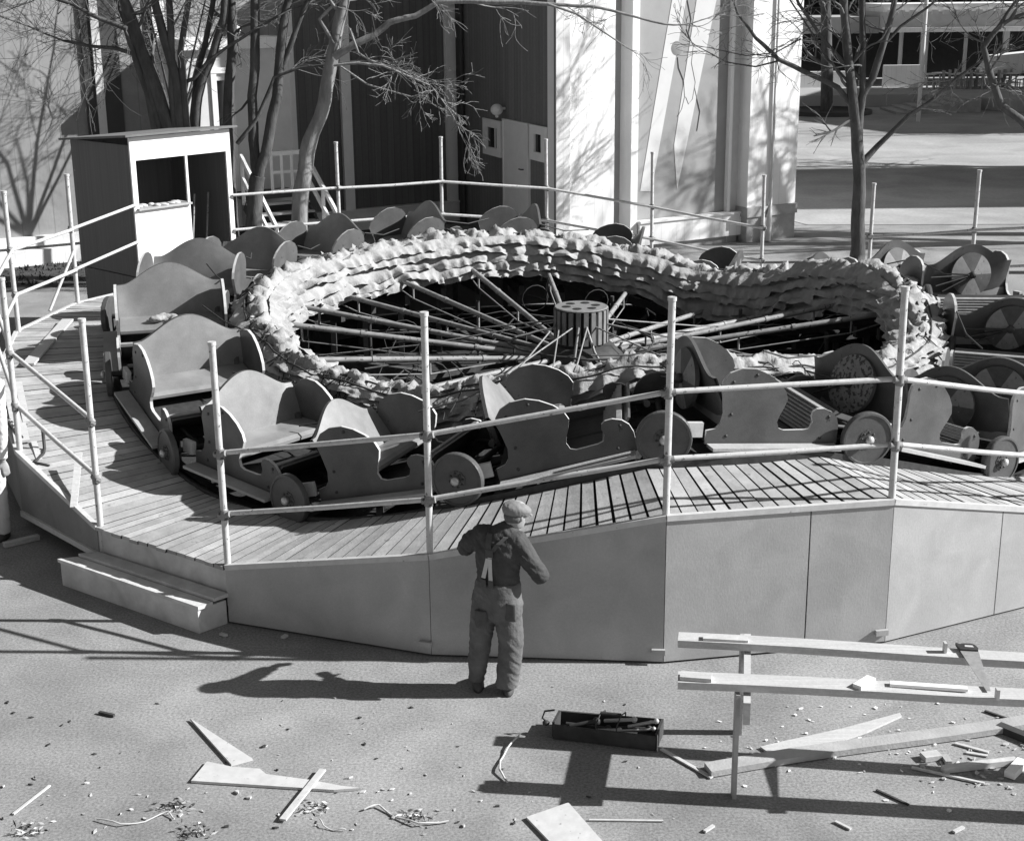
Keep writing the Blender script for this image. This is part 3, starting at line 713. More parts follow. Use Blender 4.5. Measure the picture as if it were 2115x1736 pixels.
for k in range(9):
    c = bp(random.uniform(.15, .95), random.uniform(0, .2), 2.325); m.ball(c, (random.uniform(.04, .1), .05, random.uniform(.015, .04)), 7, 5)
tag(m.build('litter_heap', m_edge), 'pale litter lying along the counter of the booth hatch', 'litter')
for (u, l) in ((1.22, 'left of two thin poles leaning inside the booth doorway'), (1.5, 'right of two thin poles leaning inside the booth doorway')):
    m = MB(); m.tube([bp(u, .3, zb0 + .03), bp(u + .28, .5, 2.35)], .018, 6); tag(m.build('leaning_pole', m_arm), l, 'pole')
m = MB(); bbox(m, .02, Wb - .02, .1, Db - .05, 0, zb0 - .03); m.build('base', m_booth, bo)
# rails between the booth and the posts
m = MB()
for hz in (.49, 1.07):
    m.tube([ptL[0] + Vector((0, 0, hz)), bp(.05, -.03, zb0 + hz + .10)], .024, 8)
m.build('rail', m_pipe, rlL).location
m = MB()
for hz in (.49, 1.07):
    m.tube([ptB[-1] + Vector((0, 0, hz)), bp(Wb - .03, -.03, zb0 + hz + .04)], .024, 8)
m.build('rail', m_pipe, rlB)
m = MB(); A = ringpt(172, 7.5, zdeck(172)); B = A + Vector((.25, .55, .75)); m.tube([A, B], .022, 7)
tag(m.build('prop_pole', m_pipe), 'thin pale pole leaning outward against the left railing near the booth', 'pole')
# ================================================================== HALLS
FD = Vector((.8660, .5, 0)); FN = Vector((.5, -.8660, 0))       # along the facades / out of them
def fp(d, c, z): return FD * d + FN * c + Vector((0, 0, z))
def fbox(mb, d0, d1, c0, c1, z0, z1, mi=0):
    mb.hexa([fp(d0, c1, z0), fp(d1, c1, z0), fp(d1, c0, z0), fp(d0, c0, z0), fp(d0, c1, z1), fp(d1, c1, z1), fp(d1, c0, z1), fp(d0, c0, z1)], mi)
def fd(x, c, y=250): return gpl(x, y, c).dot(FD)
CL, CW, CP = -32.1, -26.2, -25.85
WA = Vector((-1.27, 36.33, 0)); WBp = gpl(1150, 300, CW); WBp.z = 0; wdir = (WBp - WA).normalized(); wn = Vector((wdir.y, -wdir.x, 0))
if wn.x > 0: wn = -wn
def wp(t, o, z): return WA + wdir * t + wn * o + Vector((0, 0, z))
def wbox(mb, t0, t1, o0, o1, z0, z1, mi=0):
    mb.hexa([wp(t0, o0, z0), wp(t1, o0, z0), wp(t1, o1, z0), wp(t0, o1, z0), wp(t0, o0, z1), wp(t1, o0, z1), wp(t1, o1, z1), wp(t0, o1, z1)], mi)
ZR = 8.5
# ---- left hall: pale rendered part and dark boarded bays
lh = thing('theatre_hall', 'long hall behind the trees, pale wall at left and dark boarded bays with pale posts', 'hall', fp(6, CL, 0))
d17 = WA.dot(FD)
m = MB(); fbox(m, -16, fd(600, CL), CL - 6, CL, 0, ZR); m.build('wall', m_pale, lh)
m = MB(); fbox(m, fd(600, CL) + .002, d17 + 6, CL - 6, CL - .02, 0, ZR); m.build('dark_wall', m_darkwall, lh)
m = MB(); fbox(m, -16.2, d17 - .05, CL - 6.3, CL + .5, ZR, ZR + .25); m.build('roof', m_roof, lh)
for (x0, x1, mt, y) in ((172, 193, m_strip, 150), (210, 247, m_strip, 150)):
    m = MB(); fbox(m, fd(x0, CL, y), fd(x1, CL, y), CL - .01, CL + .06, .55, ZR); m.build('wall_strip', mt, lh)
m = MB(); fbox(m, fd(193, CL, 150) + .003, fd(210, CL, 150) - .003, CL, CL + .1, .55, ZR); m.build('pilaster', m_post, lh)
m = MB(); fbox(m, fd(316, CL, 100), fd(341, CL, 100), CL - .01, CL + .12, .55, ZR); m.build('pilaster', m_white, lh)
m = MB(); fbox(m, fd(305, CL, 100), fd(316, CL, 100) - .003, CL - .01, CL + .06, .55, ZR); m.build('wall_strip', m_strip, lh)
for (x0, x1) in ((597, 610), (704, 724), (920, 940)):
    m = MB(); fbox(m, fd(x0, CL), fd(x1, CL), CL - .01, CL + .1, .55, ZR); m.build('wall_post', m_postw, lh)
m = MB(); fbox(m, fd(640, CL), fd(940, CL) + .02, CL - .01, CL + .14, .06, .52); m.build('skirting_board', m_skirt, lh)
m = MB(); fbox(m, fd(640, CL), fd(940, CL) + .03, CL - .01, CL + .17, .523, .56); m.build('skirting_cap', m_skirt, lh)
m = MB(); fbox(m, -16, fd(172, CL) + 1.2, CL - .01, CL + .14, .40, .60); m.build('skirting_board', m_white, lh)
m = MB(); fbox(m, -16, fd(172, CL) + 1.2, CL - .01, CL + .22, -.02, .33); m.build('plinth', m_white, lh)
# porch with a dark doorway
po = thing('entrance_porch', 'pale boarded entrance porch with dark open doorway behind the tree clump', 'porch', fp(10.5, CL + 1, 0))
c1 = CL + 1.3; da, db_ = fd(385, c1, 150), fd(598, c1, 150)
dx0, dx1 = fd(448, c1, 200), fd(472, c1, 200)
m = MB(); fbox(m, da, dx0, CL + .01, c1, .6, 4.4); fbox(m, dx1, db_, CL + .01, c1, .6, 4.4); fbox(m, dx0, dx1, CL + .01, c1, 3.75, 4.4); m.build('wall', m_post, po)
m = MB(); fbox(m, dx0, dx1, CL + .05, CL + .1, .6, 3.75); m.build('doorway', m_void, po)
m = MB(); fbox(m, dx0 - .12, dx0, c1 - .02, c1 + .05, .6, 3.9); fbox(m, dx1, dx1 + .12, c1 - .02, c1 + .05, .6, 3.9); fbox(m, dx0 - .12, dx1 + .12, c1 - .02, c1 + .06, 3.903, 4.02); m.build('door_frame', m_white, po)
m = MB(); fbox(m, da - .1, db_ + .05, CL + .01, c1 + .15, 4.4, 4.62); m.build('cornice', m_white, po)
m = MB(); fbox(m, da, db_, CL + .01, c1 + .02, 0, .59); m.build('base', m_strip, po)
m = MB(); m.ball(fp(fd(492, c1 + .3, 98), c1 + .12, 4.78), .14, 12, 8); m.tube([fp(fd(492, c1 + .3, 98), c1 + .1, 4.6), fp(fd(492, c1 + .3, 98), c1 + .12, 4.72)], .03, 8); m.build('globe_lamp', m_white, po)
# wooden stair in front of the porch
sr = thing('wooden_stair', 'wooden outside stair with dark treads and pale slatted handrails leading up to the porch', 'stair', fp(11.5, c1 + 1.4, 0))
s0, s1 = fd(498, c1 + .8, 400), fd(622, c1 + .8, 400)
m = MB(); fbox(m, s0, s1, c1 + .03, c1 + 1.0, 1.30, 1.38); m.build('landing', m_strip, sr)
m = MB()
for k in range(7): fbox(m, s0, s1, c1 + 1.0 + .26 * k, c1 + 1.0 + .26 * k + .29, 1.2 - .18 * k, 1.24 - .18 * k)
m.build('tread', m_deckold, sr)
m = MB()
for k in range(7): fbox(m, s0 + .02, s1 - .02, c1 + 1.02 + .26 * k, c1 + 1.04 + .26 * k, 1.0 - .18 * k, 1.195 - .18 * k)
m.build('riser', m_strip, sr)
m = MB(); m.beam(fp(s0, c1 + 1.0, 1.2), fp(s0, c1 + 2.8, 0), .05, .22); m.beam(fp(s1, c1 + 1.0, 1.2), fp(s1, c1 + 2.8, 0), .05, .22); m.build('stringer', m_strip, sr)
def hand(d_):
    m = MB(); A, B = fp(d_, c1 + 1.0, 2.25), fp(d_, c1 + 2.9, .95)
    m.beam(A, B, .06, .10); m.beam(A - Vector((0, 0, .45)), B - Vector((0, 0, .45)), .05, .10)
    for t in (0.02, .5, .98):
        q = A.lerp(B, t); m.beam(q + Vector((0, 0, -1.0)), q, .07, .07, up=(1, 0, 0))
    m.build('handrail', m_skirt, sr)
hand(s0 - .03); hand(s1 + .03)
m = MB(); m.beam(fp(s1 - .75, c1 + .99, 2.25), fp(s1, c1 + .99, 2.25), .06, .09); m.beam(fp(s1 - .75, c1 + .99, 1.45), fp(s1, c1 + .99, 1.45), .05, .08); m.beam(fp(s1 - .75, c1 + .99, 1.85), fp(s1, c1 + .99, 1.85), .04, .06)
for k in range(4): m.beam(fp(s1 - .72 + .23 * k, c1 + .99, 1.4), fp(s1 - .72 + .23 * k, c1 + .99, 2.3), .06, .06, up=(1, 0, 0))
m.build('landing_rail', m_skirt, sr)
# ---- white hall with recess wall, mural and corner pavilion
wh = thing('white_hall', 'tall white hall with mural panel, stone plinth and dark side wall with a pale door', 'hall', fp(18, CW, 0))
dwc = WBp.dot(FD)
WL = (WBp - WA).length; ZF = 6.3
def wat(x, y):
    d = _ray(x, y); nn = Vector((wdir.y, -wdir.x, 0)); t = WA.dot(nn) / d.dot(nn); q = Vector((0, 0, CAMZ)) + d * t; return (q - WA).dot(wdir), q.z
m = MB(); tz = WL - 1.0; wbox(m, .0, tz, -.3, 0, 0, ZR); wbox(m, tz + .001, WL - .03, -.3, 0, 0, ZF); m.build('side_wall', m_darkside, wh)
m = MB(); wbox(m, WL - .029, WL, -.3, .012, 0.01, ZF); m.build('corner_board', m_white, wh)
dg = [dwc + .02, fd(1208, CW), fd(1270, CW), fd(1300, CW), fd(1312, CW), fd(1325, CW), fd(1505, CW), fd(1532, CW)]
m = MB(); fbox(m, dg[0], dg[1] - .004, CW - .4, CW, 0, ZF); fbox(m, dg[1] + .004, dg[2], CW - .4, CW - .01, 0, ZF); m.build('wall', m_white, wh)
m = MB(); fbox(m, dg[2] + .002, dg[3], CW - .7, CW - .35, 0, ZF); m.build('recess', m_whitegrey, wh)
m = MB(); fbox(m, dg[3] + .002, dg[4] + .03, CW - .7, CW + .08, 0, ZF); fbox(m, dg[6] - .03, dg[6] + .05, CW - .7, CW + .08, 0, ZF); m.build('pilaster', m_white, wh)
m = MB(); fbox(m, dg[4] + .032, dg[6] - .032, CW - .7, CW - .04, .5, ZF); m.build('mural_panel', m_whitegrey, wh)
# the mural: pale slanting light beams and a hanging curly figure
def onw(x, y, off=.0): return gpl(x, y, CW - .04 + off)
mu = MB()
for poly in ([(1398, -60), (1428, -60), (1345, 395), (1322, 395)], [(1448, -60), (1492, -60), (1418, 300), (1398, 392), (1392, 300)]):
    mu.prism([onw(x, y, .006) for x, y in poly], FN * .004)
mu.build('mural_beams', m_mural, wh)
mu = MB()
mu.lathe(onw(1398, 100, .012), FN, [(0, .004), (.14, .002), (.16, -.004)], 18)
for ln in ([(1400, 118), (1402, 140), (1412, 165), (1414, 200), (1408, 225), (1400, 240)], [(1418, 60), (1432, 95), (1428, 130), (1436, 170), (1430, 205), (1422, 215), (1416, 200)], [(1420, 0), (1428, 40), (1422, 70)], [(1434, 180), (1446, 230), (1440, 270)]):
    mu.tube([onw(x, y, .008) for x, y in ln], .010, 5)
mu.build('mural_figure', m_muralg, wh)
zs0, zs1 = gpl(1470, 488, CW).z, gpl(1470, 444, CW).z
m = MB(); fbox(m, dg[4] + .05, dg[7] - .02, CW - .02, CW + .16, zs0, zs1); m.build('skirting_board', m_white, wh)
m = MB(); fbox(m, dg[4] + .05, dg[7] - .015, CW - .02, CW + .2, zs1 + .003, zs1 + .05); m.build('skirting_cap', m_skirt, wh)
m = MB(); fbox(m, dg[4] + .05, dg[7] - .1, CW - .02, CW + .08, -.02, zs0 - .003); m.build('base', m_stone, wh)
m = MB(); fbox(m, dg[6] + .052, dg[7] + .2, CW - .7, CW - .02, 0, ZF); m.build('wall', m_post, wh)
p0, p1 = fd(1541, CP, 470), fd(1647, CP, 300); zp1, zp0 = gpl(1590, 424, CP).z, gpl(1590, 444, CP).z
m = MB(); fbox(m, p0, p1, CP - 1.9, CP, zp1, ZF); fbox(m, p1 - 1.4, p1 - .02, CP - 7, CP - 1.9, 0, ZF); m.build('pavilion_wall', m_white, wh)
m = MB(); fbox(m, p0 - .03, p1 + .03, CP - 1.9, CP + .06, zp0, zp1 - .002); m.build('plinth_cap', m_stone, wh)
m = MB(); fbox(m, p0, p1, CP - 1.9, CP + .02, -.02, zp0 - .003); m.build('stone_plinth', m_stone, wh)
dp = fd(1598, CP, 200)
m = MB(); m.tube([fp(dp, CP + .05, ZF), fp(dp, CP + .05, zp1 + .05), fp(dp - .12, CP + .16, zp0), fp(dp - .14, CP + .16, .02)], [.03, .03, .06, .065], 8); m.build('downpipe', m_post, wh)
m = MB(); fbox(m, dwc + .25, p1 + .4, CW - 7, CW - 1.0, ZF - .5, ZR - .002); m.build('upper_storey', m_post, wh)
m = MB(); fbox(m, dwc + .2, p1 + .5, CW - 7, CW - .95, ZR, ZR + .3); fbox(m, dwc + .02, p1 + .3, CW - .9, CW, ZF, ZF + .2); fbox(m, p0 - .2, p1 + .3, CW + .002, CP + .2, ZF, ZF + .18); m.build('roof', m_roof, wh)
# recess wall fittings
m = MB(); (td0, zd1), (td1, _z) = wat(1044, 249), wat(1094, 252); wbox(m, td0, td1, .003, .05, .5, zd1); dr = m.build('door', m_door, wh)
m = MB(); wbox(m, td0 - .04, td0 - .003, .003, .07, .5, zd1 + .03); wbox(m, td1 + .003, td1 + .04, .003, .07, .5, zd1 + .03); wbox(m, td0 - .04, td1 + .04, .003, .075, zd1 + .002, zd1 + .045); m.build('door_frame', m_postw, dr)
m = MB(); q = wp(td1 - .2, .07, wat(1091, 351)[1]); m.tube([q, q + wn * .06, q + wn * .06 - wdir * .12], .015, 6); m.build('door_handle', m_iron, dr)
for (t0, t1, zw1, zw0) in ((wat(1003, 242)[0], wat(1039, 246)[0], wat(1003, 243)[1], wat(1003, 316)[1]), (wat(1100, 253)[0], wat(1133, 256)[0], wat(1100, 256)[1], wat(1100, 328)[1])):
    m = MB(); wbox(m, t0, t1, .003, .03, zw0 + .05, zw1 - .05); wf = m.build('window', m_glass, wh)
    m = MB(); f_ = .23
    wbox(m, t0 - .01, t0 + f_, .031, .08, zw0, zw1); wbox(m, t1 - f_ + .02, t1 + .01, .031, .08, zw0, zw1); wbox(m, t0 + f_ + .002, t1 - f_ + .018, .031, .08, zw1 - .18, zw1); wbox(m, t0 + f_ + .002, t1 - f_ + .018, .031, .08, zw0, zw0 + .18)
    m.build('window_frame', m_postw, wf)
    m = MB(); wbox(m, (t0 + t1) / 2 + .12, (t0 + t1) / 2 + .17, .031, .05, zw0 + .182, zw1 - .182); m.build('glazing_bar', m_postw, wf)
m = MB(); tl0, zl0 = wat(1043, 224); q = wp(tl0, .0, zl0); m.tube([q, q + wn * .12], .03, 8); m.ball(q + wn * .2 - Vector((0, 0, .02)), (.14, .14, .13), 14, 10); m.ball(q + wn * .2 - Vector((0, 0, .16)), .04, 8, 6); m.build('wall_lamp', m_white, wh)
m = MB(); m.tube([wp(.62, .09, ZR), wp(.62, .09, .1)], .055, 8); m.build('downpipe', m_strip, wh)
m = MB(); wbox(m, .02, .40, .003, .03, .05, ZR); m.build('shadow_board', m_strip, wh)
# rough verge in front of the left hall
m = MB(); V = []
for i in range(15):
    for j in range(3):
        d_ = -8 + i * 1.15; V.append(fp(d_, CL + .3 + j * 1.3, .012 + (.05 if j == 1 else 0)))
m.add(V, [(i * 3 + j, i * 3 + j + 1, (i + 1) * 3 + j + 1, (i + 1) * 3 + j) for i in range(14) for j in range(2)], 0, True)
for i in range(2600):
    q = fp(random.uniform(-7, 8.5), CL + random.uniform(.5, 2.6), .03); a = random.uniform(0, 6.28); h = random.uniform(.03, .11)
    t = Vector((math.cos(a), math.sin(a), 0)) * .03; m.add([q - t, q + t, q + Vector((random.uniform(-.05, .05), random.uniform(-.05, .05), h))], [(0, 1, 2)])
tag(m.build('rough_grass', m_grass), kind='stuff')

# ================================================================== BARE TREES
def limb(mb, pts, r0, r1, seg=8, jit=0.0):
    n = len(pts); mb.tube(pts, [r0 + (r1 - r0) * i / (n - 1) for i in range(n)], seg)
def twigs(mb, p, d, ln, r, depth, rnd, droop=0.0):
    n = 7 if depth > 1 else 5; pts = [Vector(p)]; q = Vector(p); d = Vector(d).normalized()
    cur = Vector((rnd.uniform(-1, 1), rnd.uniform(-1, 1), rnd.uniform(-1, 1))) * .16
    for i in range(n):
        if rnd.random() < .3: cur = Vector((rnd.uniform(-1, 1), rnd.uniform(-1, 1), rnd.uniform(-1, 1))) * .2
        d = (d + cur + Vector((rnd.uniform(-1, 1), rnd.uniform(-1, 1), rnd.uniform(-1, 1))) * .13 + Vector((0, 0, -droop))).normalized(); q = q + d * ln / n; pts.append(q.copy())
    mb.tube(pts, [max(.004, r * (1 - .75 * i / n)) for i in range(n + 1)], 5 if r > .02 else 4, caps=False)
    if depth <= 0: return
    k = rnd.randint(2, 5); sg = rnd.choice((-1, 1))
    for i in range(k):
        t = rnd.uniform(.15, .97) * n; j = min(int(t), n - 1); b = pts[j].lerp(pts[j + 1], t - j); dd = (pts[j + 1] - pts[j]).normalized()
        e = (dd + dd.orthogonal() * 0 + Vector((rnd.uniform(-1, 1), rnd.uniform(-.8, .8), rnd.uniform(-.8, 1))) * .75).normalized()
        twigs(mb, b, e, ln * rnd.uniform(.35, .8), max(.0045, r * .5), depth - 1, rnd, droop)
def tree(name, label, base_pts, mt, seed, cat='tree', group=None, tw=None):
    """base_pts: list of (points, r0, r1, tip twig length, twig depth, side twigs)"""
    rnd = random.Random(seed); b0 = Vector(base_pts[0][0][0]); rt = thing(name, label, cat, (b0.x, b0.y, b0.z), 0, group)
    m = MB(); c = MB()
    for (pts, r0, r1, tl, dep, side, drp) in base_pts:
        # wobble the polyline a little and subdivide
        P = [Vector(p) for p in pts]; Q = []
        for i in range(len(P) - 1):
            for s in range(3):
                q = P[i].lerp(P[i + 1], s / 3); k = noise.noise_vector(q * 1.7) * min(r0 * .35, .05)
                Q.append(q + (k if (i or s) else Vector((0, 0, 0))))
        Q.append(P[-1]); n = len(Q)
        rr = [(r0 + (r1 - r0) * i / (n - 1)) * (1 + .10 * noise.noise(Q[i] * 3)) for i in range(n)]
        m.tube(Q, rr, 10 if r0 > .06 else 7)
        if tl:
            twigs(c, Q[-1], Q[-1] - Q[-2], tl, r1 * .9, dep, rnd, drp)
            for s in range(side):
                t = rnd.uniform(.45, 1) * (n - 1); j = min(int(t), n - 2); q = Q[j].lerp(Q[j + 1], t - j); d = (Q[j + 1] - Q[j]).normalized()
                e = (d * .5 + Vector((rnd.uniform(-1, 1), rnd.uniform(-1, 1), rnd.uniform(-.6, .8)))).normalized()
                twigs(c, q, e, tl * rnd.uniform(.5, .9), max(.008, rr[j] * .35), dep - 1 if dep > 1 else dep, rnd, drp)
    m.build('trunk', mt, rt)
    if c.v: c.build('crown', tw or m_twig, rt)
    return rt
def P3(Y, *q): return [gY(x, y, Y + dy) for (x, y, dy) in [(a if len(a) == 3 else (*a, 0)) for a in q]]
def up(p, dx, dz, dy=0): return Vector(p) + Vector((dx, dy, dz))
T = 28.6
def ext(pts, l=3.2, ly=0.0):
    d = (pts[-1] - pts[-2]).normalized(); d = (d + Vector((0, ly, .1))).normalized(); return pts + [pts[-1] + d * l]
gb = lambda p: Vector((p.x, p.y, 0))
cl = [P3(T, (352, 300), (345, 265), (322, 180), (295, 110), (276, 40), (250, -20)), P3(T, (320, 270), (305, 190), (280, 120), (262, 60), (242, 0, .3), (230, -40, .5)),
      P3(T, (333, 275), (315, 200), (295, 115), (268, 60), (253, -10)), P3(T, (372, 270), (363, 176), (347, 110), (333, 65), (320, 0), (312, -30)),
      P3(T, (360, 270), (354, 190), (353, 100), (350, 0), (352, -30)), P3(T, (385, 266), (377, 186), (372, 110), (390, 0), (396, -40)),
      P3(T + .4, (405, 265), (410, 200), (420, 160), (443, 110), (460, 43), (467, -20)), P3(T + .6, (398, 262), (406, 160), (424, 93), (440, 0), (446, -30))]
spec = [(ext([gb(cl[0][0]) + Vector((.12, 0, 0))] + cl[0]), .15, .08, 2.2, 3, 3, .02), (ext([gb(cl[1][0]) + Vector((.35, 0, 0))] + cl[1]), .08, .05, 1.8, 3, 4, .03),
        (ext([gb(cl[2][0]) + Vector((.3, 0, 0))] + cl[2]), .09, .055, 1.8, 3, 3, .03), (ext([gb(cl[3][0]) + Vector((-.08, 0, 0))] + cl[3]), .11, .06, 1.8, 3, 3, .02),
        (ext([gb(cl[4][0])] + cl[4]), .085, .05, 1.6, 3, 2, .02), (ext([gb(cl[5][0]) + Vector((-.2, 0, 0))] + cl[5]), .075, .045, 1.6, 3, 2, .02),
        (ext([gb(cl[6][0]) + Vector((-.25, 0, 0))] + cl[6]), .10, .07, 1.8, 3, 2, .02), (ext([gb(cl[7][0]) + Vector((-.25, 0, 0))] + cl[7]), .065, .045, 1.6, 3, 2, .02),
        (P3(T + .3, (372, 174), (400, 163), (427, 130), (467, 100), (520, 66), (575, 33)), .04, .025, 1.4, 2, 3, .03),
        (P3(T, (280, 112), (240, 100), (190, 95), (130, 84)), .045, .022, 2.4, 3, 9, .05), (P3(T - .5, (262, 60), (210, 40), (150, 10), (90, -10)), .05, .025, 2.4, 3, 9, .06),
        (P3(T - .8, (245, 0), (180, -40), (110, -60), (30, -50)), .05, .03, 2.2, 3, 10, .10)]
tree('bare_tree', 'thick bare tree clump of many stems rising behind the ticket booth', spec, m_bark, 11, group='bare trees beside the left hall')
a = P3(29.2, (470, 262), (473, 187), (480, 100), (477, 0), (476, -30))
tree('bare_tree', 'slim straight single bare trunk just right of the booth clump', [(ext([gb(a[0])] + a), .11, .08, 1.8, 3, 2, .02)], m_bark, 12, group='bare trees beside the left hall')
b0 = P3(29.0, (523, 480), (527, 400), (533, 363)); l = P3(29.0, (533, 363), (522, 290), (522, 200), (527, 110), (527, 0), (526, -30)); r = P3(29.0, (533, 363), (550, 317), (570, 200), (580, 100), (593, 20), (602, -20))
tree('bare_tree', 'forked bare tree standing in front of the wooden stair, its two stems parting low', [([gb(b0[0])] + b0, .17, .15, 0, 0, 0, 0), (ext(l), .105, .075, 1.8, 3, 3, .02), (ext(r), .12, .07, 1.8, 3, 4, .02),
     (P3(29, (580, 147), (610, 67), (637, 0), (650, -30)), .06, .04, 1.6, 3, 5, .02), (P3(28.8, (490, 297), (530, 245), (566, 160), (620, 140), (687, 131)), .045, .02, 1.4, 3, 5, .02), (P3(29, (527, 190), (500, 225), (480, 240)), .03, .012, .8, 2, 2, .05)], m_bark, 13, group='bare trees beside the left hall')
t4 = P3(28.4, (617, 450), (627, 373), (633, 317), (653, 253), (670, 207), (683, 133), (700, 50), (712, -10))
tree('bare_tree', 'leaning pale-barked bare tree right of the stair, one long limb over the dark wall', [(ext([gb(t4[0])] + t4), .17, .10, 2.0, 3, 4, .02),
     (P3(28.2, (690, 118), (730, 92), (775, 70), (805, 47), (858, 35), (905, 5), (970, 3), (1060, 4), (1140, 8), (1222, 13), (1290, 30), (1372, 50)), .075, .02, 1.2, 3, 5, .03),
     (P3(28, (1130, 8), (1190, 28), (1240, 62), (1285, 92)), .025, .012, .7, 2, 3, .04), (P3(27.9, (690, 135), (740, 130), (790, 135), (850, 160), (890, 178), (912, 205)), .03, .012, 1.0, 3, 8, .05),
     (P3(28.1, (722, 60), (740, 110), (765, 125), (830, 145)), .025, .012, .9, 3, 6, .05), (P3(28.0, (700, 135), (760, 175), (850, 200), (885, 190)), .02, .010, .8, 2, 5, .03),
     (P3(28.3, (690, 90), (660, 40), (690, 10), (740, -20)), .04, .02, 1.2, 3, 5, .02)], m_bark2, 14, group='bare trees beside the left hall', tw=m_bark2)
YR = 30.4
tr_ = P3(YR, (1768, 540), (1770, 490), (1772, 433), (1775, 333), (1768, 253), (1760, 200), (1753, 133), (1747, 67), (1743, 0), (1741, -30))
tree('bare_tree', 'single young bare tree with forked trunk and low right bough beside the white hall', [(ext([gb(tr_[0])] + tr_, 2.2), .165, .06, 1.6, 3, 7, .0),
     (ext(P3(YR, (1773, 300), (1776, 233), (1783, 187), (1780, 133), (1782, 0), (1783, -30)), 2.0), .09, .05, 1.6, 3, 6, 0), (ext(P3(YR, (1782, 195), (1803, 160), (1823, 93), (1843, 27), (1852, -20)), 2.0), .08, .045, 1.6, 3, 6, 0),
     (P3(YR, (1774, 345), (1780, 335), (1790, 325), (1813, 300), (1877, 240), (1930, 203), (1977, 160), (2020, 130)), .085, .02, 1.2, 3, 5, .0), (P3(YR, (1755, 212), (1730, 180), (1657, 147), (1610, 123), (1560, 80), (1523, 27), (1508, -20)), .065, .02, 1.3, 3, 8, .02),
     (P3(YR, (1792, 177), (1743, 130), (1697, 77), (1650, 7), (1640, -20)), .05, .025, 1.3, 3, 6, .02), (P3(YR, (1612, 125), (1560, 138), (1500, 128), (1440, 96)), .02, .008, .7, 2, 4, .0), (P3(YR, (1655, 80), (1600, 110), (1540, 115), (1470, 100)), .015, .008, .6, 2, 4, .0),
     (P3(YR, (1752, 170), (1735, 150), (1700, 110), (1672, 60), (1625, -10)), .03, .015, 1.0, 3, 5, 0), (P3(YR, (1822, 95), (1860, 55), (1910, 20), (1960, -20)), .04, .02, 1.2, 3, 6, 0)], m_bark, 21)
lb = P3(29, (2160, 290), (2113, 253), (2067, 217), (2053, 170), (2043, 147), (2030, 100), (2060, 60)); 
tree('bare_tree', 'gnarled dark bough of a bare tree reaching in at the right edge of the picture', [([Vector((12.6, 29, 0)), Vector((12.5, 29, 1.6)), Vector((12.1, 29, 3))], .2, .15, 0, 0, 0, 0), ([Vector((12.3, 29, 2.4))] + lb, .10, .05, 1.4, 3, 6, .02),
     ([Vector((12.1, 29, 2.95)), Vector((11.6, 28.6, 4.6)), Vector((10.9, 28.4, 5.6))], .12, .05, 1.8, 3, 9, .06), (P3(29, (2060, 60), (2085, 20), (2115, -20)), .04, .02, 1.3, 3, 6, 0), ([Vector((12.1, 29, 2.9)), Vector((12.5, 29, 5.6)), Vector((12.9, 29, 8))], .12, .05, 2, 3, 8, 0)], m_bark, 22)
# trees outside the frame whose shade falls on the halls
def wild(name, label, x, y, h, seed, r=.22):
    rnd = random.Random(seed); b = Vector((x, y, 0)); sp = [([b, b + Vector((.05, .05, h * .18)), b + Vector((.0, .1, h * .34))], r, r * .75, 0, 0, 0, 0)]
    top = b + Vector((0, .1, h * .33))
    for k in range(7):
        t = 6.28 * k / 7 + rnd.uniform(-.3, .3); s = rnd.uniform(.2, .55); d = Vector((math.cos(t) * s, math.sin(t) * s, 1)); sp.append(([top - Vector((0, 0, .1)), top + d * h * .16, top + d * h * .34 + Vector((rnd.uniform(-.3, .3), rnd.uniform(-.3, .3), 0))], r * .5, r * .22, h * .2, 3, 7, 0))
    return tree(name, label, sp, m_bark, seed)
wild('bare_tree', 'tall bare tree standing out of view to the right of the white hall', 13.6, 33.6, 9.5, 31, .30)
wild('bare_tree', 'spreading bare tree out of view to the right in line with the mural', 17.2, 32.2, 11, 32, .28)
wild('bare_tree', 'slender bare tree close to the hall wall, half hidden behind the thick clump', -6.9, 30.9, 8.6, 33, .065)

# ================================================================== FAR RIGHT: lawn bank, terrace, restaurant
Yt = 68.0
m = MB(); q = [gz(1600, 236), gz(1830, 232), gz(1905, 200), gz(2300, 205)]
z_t = .55
V = [Vector((9, 69, z_t)), Vector((19.5, 70, z_t)), Vector((22.5, 66, z_t)), Vector((60, 66, z_t)), Vector((60, 110, z_t)), Vector((9, 110, z_t))]
m.prism([Vector((p.x, p.y, .02)) for p in V], (0, 0, z_t)); structure(m, 'terrace', m_terr)
m = MB()
for k in range(7):
    x = 17.4 + .55 * k; m.box((x, 67.2 + .1 * k, .05 + .04 * k), (.6, 3.0, .1 + .08 * k))
tag(m.build('garden_steps', m_stone), 'flight of low stone steps climbing to the far terrace', 'steps')
m = MB(); 
def far(x, y): return gY(x, y, 76)
rs = thing('terrace_restaurant', 'long low restaurant pavilion with pale roof edge, thin columns and dark open front', 'restaurant', (22, 78, z_t))
x0, x1 = far(1640, 60).x, far(2300, 60).x; xm = far(1815, 60).x
def fz(y, Y=76): return gY(1900, y, Y).z
m = MB(); m.box(((x0 - 4 + xm) / 2, 78.5, (fz(68) + fz(34)) / 2), (xm - x0 + 4, 5, fz(34) - fz(68))); m.build('roof_fascia', m_terr, rs)
m = MB(); m.box(((xm + x1) / 2 + .05, 78.6, (fz(66) + fz(24)) / 2), (x1 - xm, 5, fz(24) - fz(66))); m.build('roof_band', m_post, rs)
m = MB(); m.box(((xm + x1) / 2 + .05, 78.0, (fz(24) + fz(8)) / 2 + .002), (x1 - xm, 5, fz(8) - fz(24))); rf = m.build('roof_edge', m_white, rs)
m = MB()
for k in range(34): m.box((xm + .4 + k * .55, 75.4, fz(25)), (.3, .15, .22))
m.build('scallop_trim', m_post, rf)
